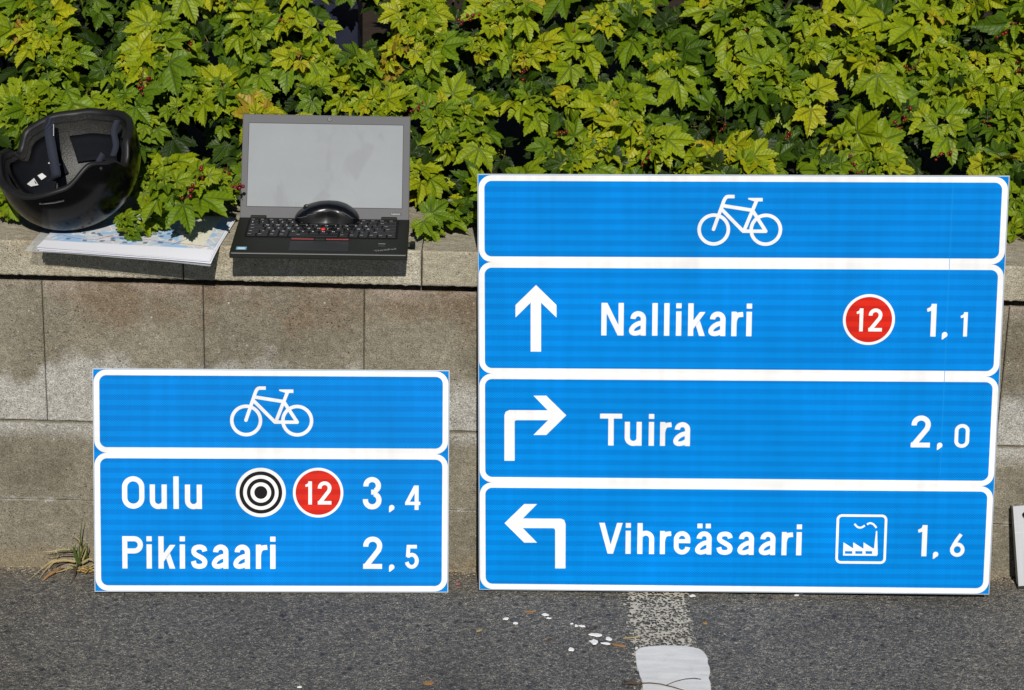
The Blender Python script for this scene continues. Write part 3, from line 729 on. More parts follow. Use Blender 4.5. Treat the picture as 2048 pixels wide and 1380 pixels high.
box('fingerprint_reader', (.250, .262, .036, .049, LT, LT + .0008), M['pad_touch'], lap, .0003)
box('fingerprint_frame', (.250, .262, .049, .0505, LT, LT + .0012), M['logo'], lap)
text_part('maker_lettering', 'Lenovo', .0050, (.2685, -.0006, .011), (R(90), 0, 0), M['logo'], lid)
box('maker_plate', (.2665, .287, -.0003, .0, .0095, .0155), M['rim'], lid)
# wireless receiver in the side port: lifts out, so a thing of its own
don = empty('usb_receiver', lap.matrix_basis @ Vector((LW + .0, .068, .007)), R(2.0)); tag(don, 'tiny black wireless receiver plugged into the laptop side', 'usb receiver')
box('plug_body', (.003, .0125, 0, .013, 0, .008), M['mouse'], don, .0015); box('metal_tongue', (-.0004, .003, .001, .012, .0014, .0062), M['steel'], don)

# ------------------------------------------------------------------ mouse lying across the top key rows
mo = at_z(652, 446, CZT + LT + .003)
mouse = empty('computer_mouse', (mo.x, mo.y + .022, CZT + LT + .0028), R(1)); tag(mouse, 'black wireless mouse lying across the laptop keyboard', 'computer mouse')
def mouse_body():
    Lm, Wm, Hm = .113, .058, .0325
    nl, na = 36, 28; V = []; F = []; G = []
    for i in range(nl + 1):
        t = i / nl; x = (t - .5) * Lm
        e = max(0.0, 1 - abs(2 * t - 1) ** 3.2) ** .5
        h = Hm * np.interp(t, [0, .05, .12, .22, .38, .52, .66, .80, .92, 1], [.34, .50, .66, .82, .95, 1.0, .97, .87, .68, .42]) 
        w = Wm / 2 * np.interp(t, [0, .1, .3, .5, .7, .9, 1], [.70, .88, .92, .88, .98, .88, .6]) * (.35 + .65 * e)
        h *= (.45 + .55 * e)
        for j in range(na + 1):
            a = pi * j / na; ca, sa = cos(a), sin(a)
            yy = -w * math.copysign(abs(ca) ** .72, ca); zz = h * abs(sa) ** .62
            # thumb hollow on the camera side
            if yy < 0: yy += .0075 * math.exp(-((t - .52) / .17) ** 2) * math.exp(-((zz / h - .30) / .28) ** 2)
            V.append((x, yy, zz))
    for i in range(nl):
        for j in range(na):
            k = i * (na + 1) + j; F.append((k, k + 1, k + na + 2, k + na + 1))
    for i in (0, nl): F.append(tuple(i * (na + 1) + j for j in range(na + 1)))
    shell, grip = [], []
    for f_ in F:
        c_ = [sum(V[i][k] for i in f_) / len(f_) for k in range(3)]; t = c_[0] / Lm + .5
        top = Hm * np.interp(t, [0, .12, .35, .55, .75, .9, 1], [.12, .30, .60, .72, .64, .3, .1])
        (grip if (abs(c_[1]) > .012 and c_[2] < top and .08 < t < .93 and len(f_) == 4) else shell).append(f_)
    a = mesh_obj('top_shell', V, shell, M['mouse'], mouse, True); b = mesh_obj('rubber_grip', V, grip, M['grip'], mouse, True)
    for o in (a, b):
        bm = bmesh.new(); bm.from_mesh(o.data); bmesh.ops.delete(bm, geom=[v for v in bm.verts if not v.link_faces], context='VERTS'); bmesh.ops.recalc_face_normals(bm, faces=bm.faces); bm.to_mesh(o.data); bm.free()
    # raised seam between shell and grip
    bm = bmesh.new()
    seam = []
    for i in range(20):
        t = .04 + .90 * i / 19; hz = Hm * np.interp(t, [0, .12, .35, .55, .75, .9, 1], [.12, .30, .60, .72, .64, .3, .1])
        best = min((v for k, v in enumerate(V) if abs(v[0] - (t - .5) * Lm) < Lm / nl * .6 and v[1] < 0), key=lambda v: abs(v[2] - hz)); seam.append((best[0], best[1] - .0002, best[2]))
    tube(bm, seam, .0006, 6); bm_obj('seam_line', bm, M['bezel'], mouse, True)
    bm = bmesh.new(); bmesh.ops.create_cone(bm, cap_ends=True, segments=24, radius1=.0060, radius2=.0060, depth=.006, matrix=Matrix.Translation((-.036, 0, .0205)) @ Matrix.Rotation(R(90), 4, 'X'))
    bmesh.ops.bevel(bm, geom=list(bm.edges), offset=.0008, segments=1, affect='EDGES'); bm_obj('scroll_wheel', bm, M['grip'], mouse, True)
mouse_body()

# ------------------------------------------------------------------ papers
def sheet(name, mat, x0, y0, x1, y1, base, z, droop, seed, nx=24, ny=16):
    V = []; F = []
    for j in range(ny + 1):
        for i in range(nx + 1):
            s, t = i / nx, j / ny; x_ = x0 + (x1 - x0) * s; y_ = y0 + (y1 - y0) * t
            lift = droop(s, t) + .0006 * noise.noise(Vector((s * 3 + seed, t * 3, seed)))
            V.append((x_, y_, z + lift))
    for j in range(ny):
        for i in range(nx): k = j * (nx + 1) + i; F.append((k, k + 1, k + nx + 2, k + nx + 1))
    return mesh_obj(name, V, F, mat, base, True)
pr = R(-4.2); porg = Vector((-.819, -.020, CZT))
def pe(name, label, cat, grp=None):
    e_ = empty(name, porg, pr); tag(e_, label, cat, grp); return e_
dr = lambda a, b: (lambda s, t: -a * s ** 2 * max(0, 1 - t / .45) ** 2 + b * (1 - s) ** 4 * max(0, 1 - t / .4) ** 2 + .002 * s * t)
m_ = pe('map_sheet', 'printed street map with a red route line, top sheet of the pile', 'map')
top = dr(.006, .002)
sheet('paper', M['map'], .004, .003, .301, .213, m_, .0052, top, 1)
def on_sheet(x, y): s, t = (x - .004) / .297, (y - .003) / .21; return top(s, t) + .0006 * noise.noise(Vector((s * 3 + 1, t * 3, 1))) + .0052
def print_line(name, pts, w, mat):
    P = [Vector((a, b)) for a, b in spline(pts, 8)]; V = []; F = []
    for i, p in enumerate(P):
        d = (P[min(i + 1, len(P) - 1)] - P[max(i - 1, 0)]).normalized(); n = Vector((-d.y, d.x)) * w / 2
        for s_ in (1, -1): q_ = p + n * s_; V.append((q_.x, q_.y, on_sheet(q_.x, q_.y) + .00025))
    for i in range(len(P) - 1): F.append((2 * i, 2 * i + 2, 2 * i + 3, 2 * i + 1))
    mesh_obj(name, V, F, mat, m_)
print_line('route_line', [(.020, .072), (.026, .078), (.036, .072), (.060, .062), (.085, .062), (.094, .062), (.105, .078), (.13, .078), (.17, .077), (.21, .066), (.25, .062), (.29, .056)], .0013, M['mapred'])
print_line('route_line', [(.105, .078), (.13, .10), (.17, .12), (.21, .135), (.25, .14)], .0013, M['mapred'])
print_line('border_line', [(.225, .055), (.245, .085), (.262, .12), (.262, .145)], .0011, M['mapgrey'])
V = []; F = []
for x_, y_ in ((.04, .055), (.07, .05), (.1, .052), (.14, .052), (.155, .06), (.175, .055), (.2, .06), (.215, .075), (.14, .08), (.05, .092), (.06, .088), (.075, .09), (.085, .088), (.09, .081), (.115, .068), (.117, .059), (.13, .07), (.16, .09), (.18, .1), (.19, .105), (.205, .105), (.214, .112), (.223, .104), (.235, .112), (.21, .122), (.17, .085), (.195, .09), (.225, .125), (.15, .105)):
    for r_ in range(2):
        b = len(V); w_, h_ = random.uniform(.005, .009), .0028; yy = y_ + r_ * .0045
        for a_, c_ in ((0, 0), (w_, 0), (w_, h_), (0, h_)): V.append((x_ + a_, yy + c_, on_sheet(x_ + a_, yy + c_) + .00025))
        F.append((b, b + 1, b + 2, b + 3))
mesh_obj('printed_labels', V, F, M['mapnavy'], m_)
m2 = pe('paper_sheet', 'white paper sheet directly under the street map', 'paper', 'white sheets under the map')
sheet('paper', M['paper'], .006, -.0015, .3045, .209, m2, .0040, dr(.0055, .001), 2)
m3 = pe('paper_sheet', 'lowest white paper sheet, lying on the clear plastic sleeve', 'paper', 'white sheets under the map')
sheet('paper', M['paper'], .010, -.0035, .3065, .207, m3, .0028, dr(.007, .0), 3)
m4 = pe('plastic_sleeve', 'clear plastic sleeve under the map and papers on the coping', 'plastic sleeve')
sheet('film', M['sleeve'], -.016, -.0045, .3055, .222, m4, .0014, dr(.010, .0), 4)

# ------------------------------------------------------------------ helmet, upside down
HC = Vector((-.783, .120, .728))
A = Vector((-.22, -.30, .93)).normalized()
fdir = Vector((-.42, -.86, 0)); fdir = (fdir - A * fdir.dot(A)).normalized(); sdir_ = fdir.cross(A).normalized()
hm = Matrix.Identity(4)
for r_, col in enumerate((sdir_, fdir, A)):
    for i in range(3): hm[i][r_] = col[i]
hm.translation = HC
helm = empty('helmet', mat=hm); tag(helm, 'black cycling helmet lying upside down on the coping at the left', 'helmet')
HA, HB, HH = .1205, .132, .1245
tabp = [0, 35, 62, 80, 92, 108, 130, 155, 180]; tabt = [94, 97, 107, 99, 86, 99, 99, 94, 91]
def th_rim(phi):
    a_ = abs((phi + 180) % 360 - 180)
    i = max(k for k in range(len(tabp)) if tabp[k] <= a_); 
    if i == len(tabp) - 1: return tabt[-1]
    t = (a_ - tabp[i]) / (tabp[i + 1] - tabp[i]); t = t * t * (3 - 2 * t); return tabt[i] + (tabt[i + 1] - tabt[i]) * t
def hp(phi, th, k=1.0, dz=0.0):
    p_, t_ = R(phi), R(th); ext = 1 + .05 * max(0, -cos(p_)) * sin(t_)
    st_ = abs(sin(t_)) ** .9
    return Vector((HA * k * st_ * sin(p_), HB * k * st_ * cos(p_) * ext, -HH * k * cos(t_) + dz))
NP = 96
def shell_grid(name, k, t0, mat, flip=False, off=0.0):
    V = []; F = []; nt = 22
    for j in range(nt + 1):
        for i in range(NP):
            ph = 360 * i / NP; V.append(hp(ph, (th_rim(ph) - off) * j / nt, k))
    for j in range(nt):
        for i in range(NP):
            a_ = j * NP + i; b_ = j * NP + (i + 1) % NP; F.append((a_, b_, b_ + NP, a_ + NP) if not flip else (a_, a_ + NP, b_ + NP, b_))
    return mesh_obj(name, V, F, mat, helm, True)
shell_grid('outer_shell', 1.0, 0, M['shell'], True)
shell_grid('foam_liner', .885, 0, M['eps'], False)
V = []; F = []; prof = [(1.003, -1.0), (1.006, .2), (1.0, 1.2), (.985, 1.8), (.955, 2.0), (.925, 1.6), (.908, .6), (.900, -1.5), (.880, -6)]
for i in range(NP):
    ph = 360 * i / NP
    for k_, d_ in prof: V.append(hp(ph, th_rim(ph) + d_, k_))
n_ = len(prof)
for i in range(NP):
    for j in range(n_ - 1):
        a_ = i * n_ + j; b_ = ((i + 1) % NP) * n_ + j; F.append((a_, b_, b_ + 1, a_ + 1))
mesh_obj('rim_trim', V, F, M['rim'], helm, True)
def pad(ph0, ph1, tlo, thi, k=.85, thick=.008, name='comfort_pad', mat='pad'):
    V = []; F = []; ni, nj = 12, 6
    for lay, kk_ in ((0, k), (1, k - thick / .12)):
        for j in range(nj + 1):
            for i in range(ni + 1):
                ph = ph0 + (ph1 - ph0) * i / ni; e_ = 1 if 0 < i < ni and 0 < j < nj else 0
                V.append(hp(ph, (th_rim(ph)) * (tlo + (thi - tlo) * j / nj), kk_ if e_ or lay == 0 else (k - thick * .4 / .12)))
    m0 = (ni + 1) * (nj + 1)
    for j in range(nj):
        for i in range(ni): a_ = m0 + j * (ni + 1) + i; F.append((a_, a_ + ni + 1, a_ + ni + 2, a_ + 1))
    rim_ = [i for i in range(ni)] + [j * (ni + 1) + ni for j in range(nj)] + [nj * (ni + 1) + i for i in range(ni, 0, -1)] + [j * (ni + 1) for j in range(nj, 0, -1)]
    for i in range(len(rim_)): a_, b_ = rim_[i], rim_[(i + 1) % len(rim_)]; F.append((a_, b_, b_ + m0, a_ + m0))
    return mesh_obj(name, V, F, M[mat], helm, True)
pad(140, 232, .52, .80); pad(60, 125, .45, .9, .85); pad(-125, -60, .45, .9, .85); pad(-48, 48, .45, .95, .86); pad(150, 205, .16, .42, .85, .006)
pad(-30, 30, .1, .3, .85, .006)
# straps
def ribbon(name, pts, w, mat, par, side):
    V = []; F = []; side = Vector(side).normalized(); P = [Vector(p) for p in pts]; out = []
    for i in range(len(P) - 1):
        a, b, c_, d = P[max(i - 1, 0)], P[i], P[i + 1], P[min(i + 2, len(P) - 1)]
        for j in range(6):
            t = j / 6; out.append(.5 * ((2 * b) + (c_ - a) * t + (2 * a - 5 * b + 4 * c_ - d) * t * t + (-a + 3 * b - 3 * c_ + d) * t ** 3))
    out.append(P[-1]); n = len(out)
    for i, p in enumerate(out):
        tng = (out[min(i + 1, n - 1)] - out[max(i - 1, 0)]).normalized(); nn = tng.cross(side).normalized() * .0007
        for s_ in (-1, 1):
            for o_ in (-1, 1): V.append(p + side * s_ * w / 2 + nn * o_)
    for i in range(n - 1):
        for a_, b_ in ((0, 1), (1, 3), (3, 2), (2, 0)): F.append((4 * i + a_, 4 * i + b_, 4 * i + 4 + b_, 4 * i + 4 + a_))
    return mesh_obj(name, V, F, mat, par, True)
inv = hm.inverted()
W2L = lambda p: inv @ p
strap = ribbon('chin_strap', [W2L(at_y(100, 236, .185)), W2L(at_y(98, 262, .15)), W2L(at_y(104, 300, .12)), W2L(at_y(110, 335, .105)), W2L(at_y(112, 352, .10)), W2L(at_y(104, 362, .11))], .0165, M['strap'], helm, inv.to_3x3() @ Vector((1, .1, .05)))
ribbon('chin_strap', [W2L(at_y(235, 240, .17)), W2L(at_y(228, 262, .16)), W2L(at_y(232, 290, .14)), W2L(at_y(226, 312, .12))], .011, M['strap'], helm, inv.to_3x3() @ Vector((1, .3, 0)))
ribbon('chin_strap', [W2L(at_y(172, 368, .05)), W2L(at_y(186, 345, .062)), W2L(at_y(198, 322, .07)), W2L(at_y(206, 308, .08))], .010, M['strap'], helm, inv.to_3x3() @ Vector((.6, 0, -.5)))
V = []; F = []
for k_ in range(6):
    p0_ = W2L(at_y(107.5, 250 + k_ * 4, .145)); b = len(V)
    for dx, dz in ((0, 0), (.0012, 0), (.0012, .0022), (0, .0022)): V.append(p0_ + inv.to_3x3() @ Vector((dx, -.004, dz)))
    F.append((b, b + 1, b + 2, b + 3))
mesh_obj('strap_lettering', V, F, M['label'], strap)
def on_inner(px, py, k=.77):
    o_ = inv @ CAM; d_ = inv.to_3x3() @ ray(px, py); S_ = Vector((1 / HA, 1 / HB, 1 / HH)); o2 = Vector((o_.x * S_.x, o_.y * S_.y, o_.z * S_.z)); d2 = Vector((d_.x * S_.x, d_.y * S_.y, d_.z * S_.z))
    a_ = d2.dot(d2); b_ = 2 * o2.dot(d2); c_ = o2.dot(o2) - k * k; D_ = b_ * b_ - 4 * a_ * c_
    return o_ + d_ * ((-b_ + math.sqrt(max(0, D_))) / (2 * a_))
def decal(name, pxs, k, mat, par=None):
    V = [on_inner(a, b, k) for a, b in pxs]; return mesh_obj(name, V, [tuple(range(len(V)))], mat, par or helm)
lb = decal('warning_label', [(54, 368), (68, 356), (77, 370), (62, 373)], .765, M['label'])
decal('label_mark', [(67, 368), (69, 361), (74, 367)], .76, M['black'], lb)
decal('size_label', [(75, 351), (84, 346), (93, 353), (83, 360)], .765, M['label'])
decal('size_label', [(96, 326), (107, 319), (122, 329), (112, 338)], .765, M['label'])
# slot on the outer shell and strap rivets
def on_shell(px, py, k=1.0):
    o_ = inv @ CAM; d_ = inv.to_3x3() @ ray(px, py); S_ = Vector((1 / HA, 1 / HB, 1 / HH)); o2 = Vector((o_.x * S_.x, o_.y * S_.y, o_.z * S_.z)); d2 = Vector((d_.x * S_.x, d_.y * S_.y, d_.z * S_.z))
    a_ = d2.dot(d2); b_ = 2 * o2.dot(d2); c_ = o2.dot(o2) - k * k; D_ = b_ * b_ - 4 * a_ * c_
    return o_ + d_ * ((-b_ - math.sqrt(max(0, D_))) / (2 * a_))
bm = bmesh.new(); tube(bm, [on_shell(x_, y_, 1.012) for x_, y_ in ((79, 408), (92, 407), (110, 405), (128, 401))], .0017, 8); bm_obj('shell_slot_trim', bm, M['bezel'], helm, True)
bm = bmesh.new(); tube(bm, [on_shell(x_, y_, 1.02) for x_, y_ in ((82, 407), (110, 404), (127, 400))], .0008, 6); bm_obj('shell_slot', bm, M['keywell'], helm, True)
bm = bmesh.new(); bmesh.ops.create_uvsphere(bm, u_segments=14, v_segments=8, radius=.0035); rv = bm_obj('rivet', bm, M['rim'], helm, True); rv.location = on_shell(202, 337, 1.0)

# ------------------------------------------------------------------ metal plate at the right, leaning on the wall
pl = empty('metal_plate', (.9225, -.043, ground_z(.92) + .0005)); pl.rotation_euler = (R(-14), R(-7.5), 0)
tag(pl, 'bare flanged aluminium plate with a drilled hole at the right edge of the photo', 'metal plate')
bm = bmesh.new(); w_, h_, t_, hr = .16, .151, .004, .0062; hx, hz = .021, .133
outer = [(0, 0), (w_, 0), (w_, h_), (0, h_)]; seg = 32
def pring(yv):
    o_ = []
    for i in range(seg):
        a_ = 2 * pi * i / seg + pi / 4
        o_.append(bm.verts.new((hx + hr * cos(a_), yv, hz + hr * sin(a_))))
    return o_
fa, fb = pring(0), pring(t_)
def oring(yv):
    o_ = []
    for i in range(seg):
        a_ = 2 * pi * i / seg + pi / 4; d_ = Vector((cos(a_), sin(a_))); tt = 1e9
        if d_.x > 1e-9: tt = min(tt, (w_ - hx) / d_.x)
        if d_.x < -1e-9: tt = min(tt, -hx / d_.x)
        if d_.y > 1e-9: tt = min(tt, (h_ - hz) / d_.y)
        if d_.y < -1e-9: tt = min(tt, -hz / d_.y)
        o_.append(bm.verts.new((hx + d_.x * tt, yv, hz + d_.y * tt)))
    cors = [(w_, h_), (0, h_), (0, 0), (w_, 0)]
    for cx_, cz_ in cors:
        v_ = min(o_, key=lambda v: (v.co.x - cx_) ** 2 + (v.co.z - cz_) ** 2); v_.co.x, v_.co.z = cx_, cz_
    return o_
oa, ob = oring(0), oring(t_)
for i in range(seg):
    j = (i + 1) % seg
    for q_ in ((fa[i], oa[i], oa[j], fa[j]), (fb[i], fb[j], ob[j], ob[i]), (oa[i], ob[i], ob[j], oa[j]), (fa[i], fa[j], fb[j], fb[i])): bm.faces.new(q_)
bmesh.ops.recalc_face_normals(bm, faces=bm.faces)
def scratched():
    g = N('scratched_aluminium'); o = g.obj()
    n = g.noise(g.scalev(o, (220, 220, 6)), 1.0, 4, .7); s_ = g.ramp(g.noise(g.scalev(o, (8, 8, 260)), 1.0, 3, .6, .5), [(.62, 0), (.68, 1)])
    col = g.mix(n, (.40, .41, .43), (.56, .57, .59)); col = g.mix(g.math('MULTIPLY', s_, .5), col, (.8, .8, .82))
    return g.set(col, .5, .5, .35, g.bump(n, .1, .0004))
bm_obj('plate', bm, scratched(), pl)
box('side_flange', (.0003, .0045, t_ + .0002, t_ + .0185, .004, h_ - .001), M['alu_edge'], pl, .0006)
box('side_flange', (w_ - .0045, w_ - .0003, t_ + .0002, t_ + .0185, .004, h_ - .001), M['alu_edge'], pl, .0006)
box('edge_foot', (-.002, w_, -.001, t_ + .001, -.0005, .004), M['deck'], pl)

# ------------------------------------------------------------------ dark box in the hedge
ub = empty('utility_box', (-.39, .60, .575)); tag(ub, 'dark navy box half hidden among the leaves above the laptop', 'utility box')
box('cabinet', (-.0765, .0765, 0, .12, 0, .62), M['utility'], ub, .004); box('lid', (-.081, .081, -.004, .125, .62, .64), M['utility'], ub, .004)

# ------------------------------------------------------------------ hedge of currant: shoots with rosettes of lobed leaves
half = [(0, 1.0), (4, .90), (6.5, .925), (10, .80), (13, .825), (17, .705), (21, .71), (27, .575), (33, .665), (36, .655), (40, .79), (43.5, .775), (49, .93), (54, .80), (58, .81), (63, .69), (68, .69), (76, .54), (84, .62), (91, .60), (100, .69), (108, .58), (116, .58), (126, .46), (138, .43), (155, .22)]
def leaf_template(seed):
    r_ = random.Random(seed); rim = []
    sl = [r_.uniform(.9, 1.08) for _ in range(3)]
    for s_ in (-1, 1):
        seq = half[::-1] if s_ < 0 else half[1:]
        for a_, q_ in seq:
            lo = 0 if a_ < 29 else 1 if a_ < 79 else 2
            k_ = sl[lo] * (1 + (.06 if s_ > 0 else -.03) * (1 if a_ > 20 else 0) * r_.uniform(.5, 1.2))
            rim.append((s_ * a_, q_ * k_ * r_.uniform(.97, 1.03)))
    lobes = [0, 51, 103]
    tipz = r_.uniform(.10, .50); fold = r_.uniform(.35, .75); wob = r_.uniform(0, 6)
    def z_of(a_, q_):
        d_ = min(abs(abs(a_) - l) for l in lobes); ac = q_ * sin(R(min(d_, 40))); along = q_ * cos(R(a_))
        return ac * fold - tipz * q_ ** 2 * (1 if abs(a_) < 80 else .8) + .04 * sin(a_ * .07 + wob + q_ * 4)
    Vt = [(0, 0, 0)]; n = len(rim)
    for k_ in (.5, 1.0):
        for a_, q_ in rim:
            # the inner ring stays on the veins: straighten the notches
            qq = q_ * k_ if k_ == 1.0 else .5 * max(q_, .38) * .9
            Vt.append((qq * sin(R(a_)), qq * cos(R(a_)), z_of(a_, qq)))
    T = []; U = []
    def uvp(a_, q_, lobe):
        d_ = a_ - lobe; return (q_ * cos(R(d_)), abs(q_ * sin(R(d_))))
    for i in range(n - 1):
        mid = (rim[i][0] + rim[i + 1][0]) / 2; lobe = min([0, 51, -51, 103, -103], key=lambda l: abs(l - mid))
        a, b = rim[i], rim[i + 1]; qi = lambda r__: .5 * max(r__[1], .38) * .9
        ia, ib, oa_, ob_ = 1 + i, 2 + i, 1 + n + i, 2 + n + i
        T.append((0, ib, ia)); U.append(((0, 0), uvp(b[0], qi(b), lobe), uvp(a[0], qi(a), lobe)))
        T.append((ia, ib, ob_)); U.append((uvp(a[0], qi(a), lobe), uvp(b[0], qi(b), lobe), uvp(b[0], b[1], lobe)))
        T.append((ia, ob_, oa_)); U.append((uvp(a[0], qi(a), lobe), uvp(b[0], b[1], lobe), uvp(a[0], a[1], lobe)))
    return np.array(Vt, float), np.array(T, int), np.array(U, float)
TPL = [leaf_template(100 + i) for i in range(8)]

def bulge(x, z): return .028 * noise.noise(Vector((x * 3.6, z * 4.2, 2.2))) + .034 * noise.noise(Vector((x * 11, z * 11, 7.7)))
def front_y(x, z):
    y_ = .165 + (z - .62) * 1.0 + bulge(x, z)
    if -.62 < x < -.13: y_ = max(y_, .235 + max(0, z - .66) * .75)            # room for the laptop lid
    if x < -.6: y_ = max(y_, .29 + max(0, z - .72) * .8) if x > -.97 else y_    # and for the helmet
    return y_
shoots = []; leaves = []       # leaf: base, tip dir, normal, size, template, tint
HN = Vector((0, -.72, .69))
def add_shoot(p, axis, scale=1.0, nl=None, tint=None, droop=.35, stem=True):
    axis = axis.normalized(); nl = nl or random.randint(5, 7); ph = random.uniform(0, 2 * pi)
    a_ = axis.cross(Vector((1, .2, .1))).normalized(); b_ = axis.cross(a_); t0 = (random.gauss(.48, .13) if random.random() > .03 else .88) if tint is None else tint
    if stem and p.z > .68: shoots.append((p - axis * .05 * scale + Vector((0, .035, -.01)), p))
    for i in range(nl):
        ang = ph + i * 2.39996; rad = a_ * cos(ang) + b_ * sin(ang); q_ = i / max(1, nl - 1)
        size = scale * (.043 * (1 - q_) ** .8 + .015) * random.uniform(.75, 1.2)
        pet = (.027 * (1 - q_) + .005) * scale
        base = p + rad * pet - axis * (.028 * (1 - q_)) * scale
        tip = (rad * (.95 - .35 * q_) + Vector((0, 0, -1)) * droop * random.uniform(.3, 1.3) * (1 - q_ * .5) + axis * .25 * q_ + Vector((random.gauss(0, .15), random.gauss(0, .15), random.gauss(0, .15)))).normalized()
        nr = (axis * .5 + Vector((0, -.30, .62)) + rad * .25 + Vector((random.gauss(0, .42), random.gauss(0, .36), random.gauss(0, .40))))
        nr = (nr - tip * nr.dot(tip)).normalized()
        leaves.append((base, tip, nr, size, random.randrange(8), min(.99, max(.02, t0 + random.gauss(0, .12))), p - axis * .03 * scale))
def blocked(p, m=.03):
    # laptop lid slab, helmet, utility box
    if -.50 - m * .6 < p.x < -.165 + m * .6 and p.z < .80:
        lid_y = .135 + max(0, (p.z - .62)) * .625
        if p.y < lid_y + m + .012: return True
    if ((p.x - HC.x) / (HA + m)) ** 2 + ((p.y - HC.y) / (HB + m)) ** 2 + ((p.z - HC.z) / (HH + m)) ** 2 < 1: return True
    if -.47 - m < p.x < -.31 + m and p.y > .60 - m: return True
    return False
def density_ok(x, z):
    n = noise.noise(Vector((x * 13, z * 15, 11)))
    return random.random() < .50 + n * 2.2
target_n = 0
for it in range(40000):
    x = random.uniform(-1.75, 1.75); z = .615 + random.random() ** .95 * .50
    depth = min(.24, random.expovariate(1 / .045))
    if depth < .05 and not density_ok(x, z): continue
    y = front_y(x, z) + depth; p = Vector((x, y, z + random.uniform(-.01, .01)))
    if blocked(p, .045): continue
    if -.480 < x < -.300 and z > .858 and random.random() < .90: continue    # gap in front of the box
    ax = HN + Vector((random.gauss(0, .38), random.gauss(0, .25), random.gauss(0, .28)))
    add_shoot(p, ax, random.choice((.55, .65, .75, .85, .95, 1.08)), tint=(None if depth < .04 else random.uniform(.0, .22) if depth < .07 else .02)); target_n += 1  # deeper shoots take near-black leaf colour, painting in the shade inside the hedge
    if target_n >= 1560: break
for it in range(320):   # top and back of the hedge, above the picture
    x = random.uniform(-1.75, 1.75); y = random.uniform(.66, 1.25); p = Vector((x, y, 1.10 + .05 * noise.noise(Vector((x * 4, y * 4, 0)))))
    if blocked(p, .04): continue
    add_shoot(p, Vector((random.gauss(0, .3), -.2, 1)), 1.15, 6)
# shoots hanging over the coping, the map and the laptop edge
extra = [(243, 440, .05, .640, .62), (256, 462, .03, .625, .5), (278, 430, .08, .640, .6), (300, 350, .11, .675, .85), (268, 362, .1, .67, .8), (325, 362, .13, .66, .8),
         (470, 362, .09, .70, .8), (478, 396, .10, .675, .6), (440, 358, .12, .70, .9), (420, 350, .13, .675, .85), (446, 376, .12, .655, .6), (390, 348, .14, .68, .85), (350, 362, .15, .66, .8),
         (845, 455, .12, .625, .8), (868, 440, .13, .635, .85), (835, 430, .15, .65, .8), (900, 425, .15, .64, .8), (930, 432, .16, .63, .75), (955, 410, .17, .65, .8), (880, 405, .16, .66, .9),
         (12, 395, .15, .65, .8), (5, 425, .13, .625, .62), (30, 400, .2, .65, .8), (-12, 370, .16, .66, .9), (360, 380, .16, .70, 1.0), (325, 360, .18, .71, 1.0), (405, 350, .18, .72, 1.0),
         (2030, 455, .19, .625, .8), (2045, 425, .19, .64, .9), (2035, 390, .22, .67, .9), (2060, 470, .18, .62, .7)]
for px, py, y, z, s_ in extra:
    p = at_z(px, py, z)
    add_shoot(p, Vector((random.gauss(0, .2), -.55, .8)), s_, 6, .42, droop=.45, stem=False)
leaves = [l for l in leaves if not blocked(l[0] + l[1] * l[3] * .5, .006) and not (l[0].z + l[1].z * l[3] < CZT + .004 and l[0].y < .34)]

def placed(l):
    base, tip, nr, size, k_, _, _ = l; sx_ = tip.cross(nr); Mx = np.array([sx_, tip, nr]).T * size
    return Mx, np.array(base)
# which leaves show most: rays from the camera against simplified leaves
qv = []; qf = []
for i, l in enumerate(leaves):
    base, tip, nr, size = l[:4]; sx_ = tip.cross(nr); b = len(qv)
    qv += [base - tip * size * .1, base + (tip * .35 + sx_ * .55) * size, base + tip * size * .85, base + (tip * .35 - sx_ * .55) * size]; qf += [(b, b + 1, b + 2), (b, b + 2, b + 3)]
bvh = BVHTree.FromPolygons(qv, qf)
score = np.zeros(len(leaves))
def hidden(px, py):
    return (955 < px < 2020 and py > 350) or (486 < px < 820 and 232 < py) or (0 < px < 268 and 225 < py < 462 and py > 225 + max(0, 110 - px)) or py > 480
for gy in range(0, 480, 5):
    for gx in range(0, 2048, 5):
        if hidden(gx, gy): continue
        h_ = bvh.ray_cast(CAM, ray(gx, gy).normalized())
        if h_[2] is not None: score[h_[2] // 2] += 1
order = np.argsort(-score); chosen = set(int(i) for i in order[:292] if score[i] > 0)
hedge = empty('currant_hedge', (0, .35, .575)); tag(hedge, 'dense yellow-green currant hedge with lobed leaves growing behind the wall', 'hedge')
H0 = Vector((0, .35, .575))
tmesh = []
def build_leaf_mesh(name, V, T, U, tint=None):
    m = bpy.data.meshes.new(name); nv, nt = len(V), len(T)
    m.vertices.add(nv); m.vertices.foreach_set('co', V.astype(np.float32).ravel()); m.loops.add(nt * 3); m.loops.foreach_set('vertex_index', T.ravel().astype(np.int32))
    m.polygons.add(nt); m.polygons.foreach_set('loop_start', np.arange(0, nt * 3, 3, dtype=np.int32)); m.polygons.foreach_set('loop_total', np.full(nt, 3, dtype=np.int32))
    m.update(calc_edges=True); m.polygons.foreach_set('use_smooth', np.ones(nt, dtype=bool))
    uv = m.uv_layers.new(name='vein'); uv.data.foreach_set('uv', U.reshape(-1).astype(np.float32))
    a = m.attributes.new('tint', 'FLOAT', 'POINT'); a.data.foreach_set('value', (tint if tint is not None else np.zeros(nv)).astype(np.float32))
    m.materials.append(M['leaf']); return m
tmesh = [build_leaf_mesh('leaf', *TPL[i]) for i in range(8)]
Vs, Ts, Us, Cs = [], [], [], []; off = 0
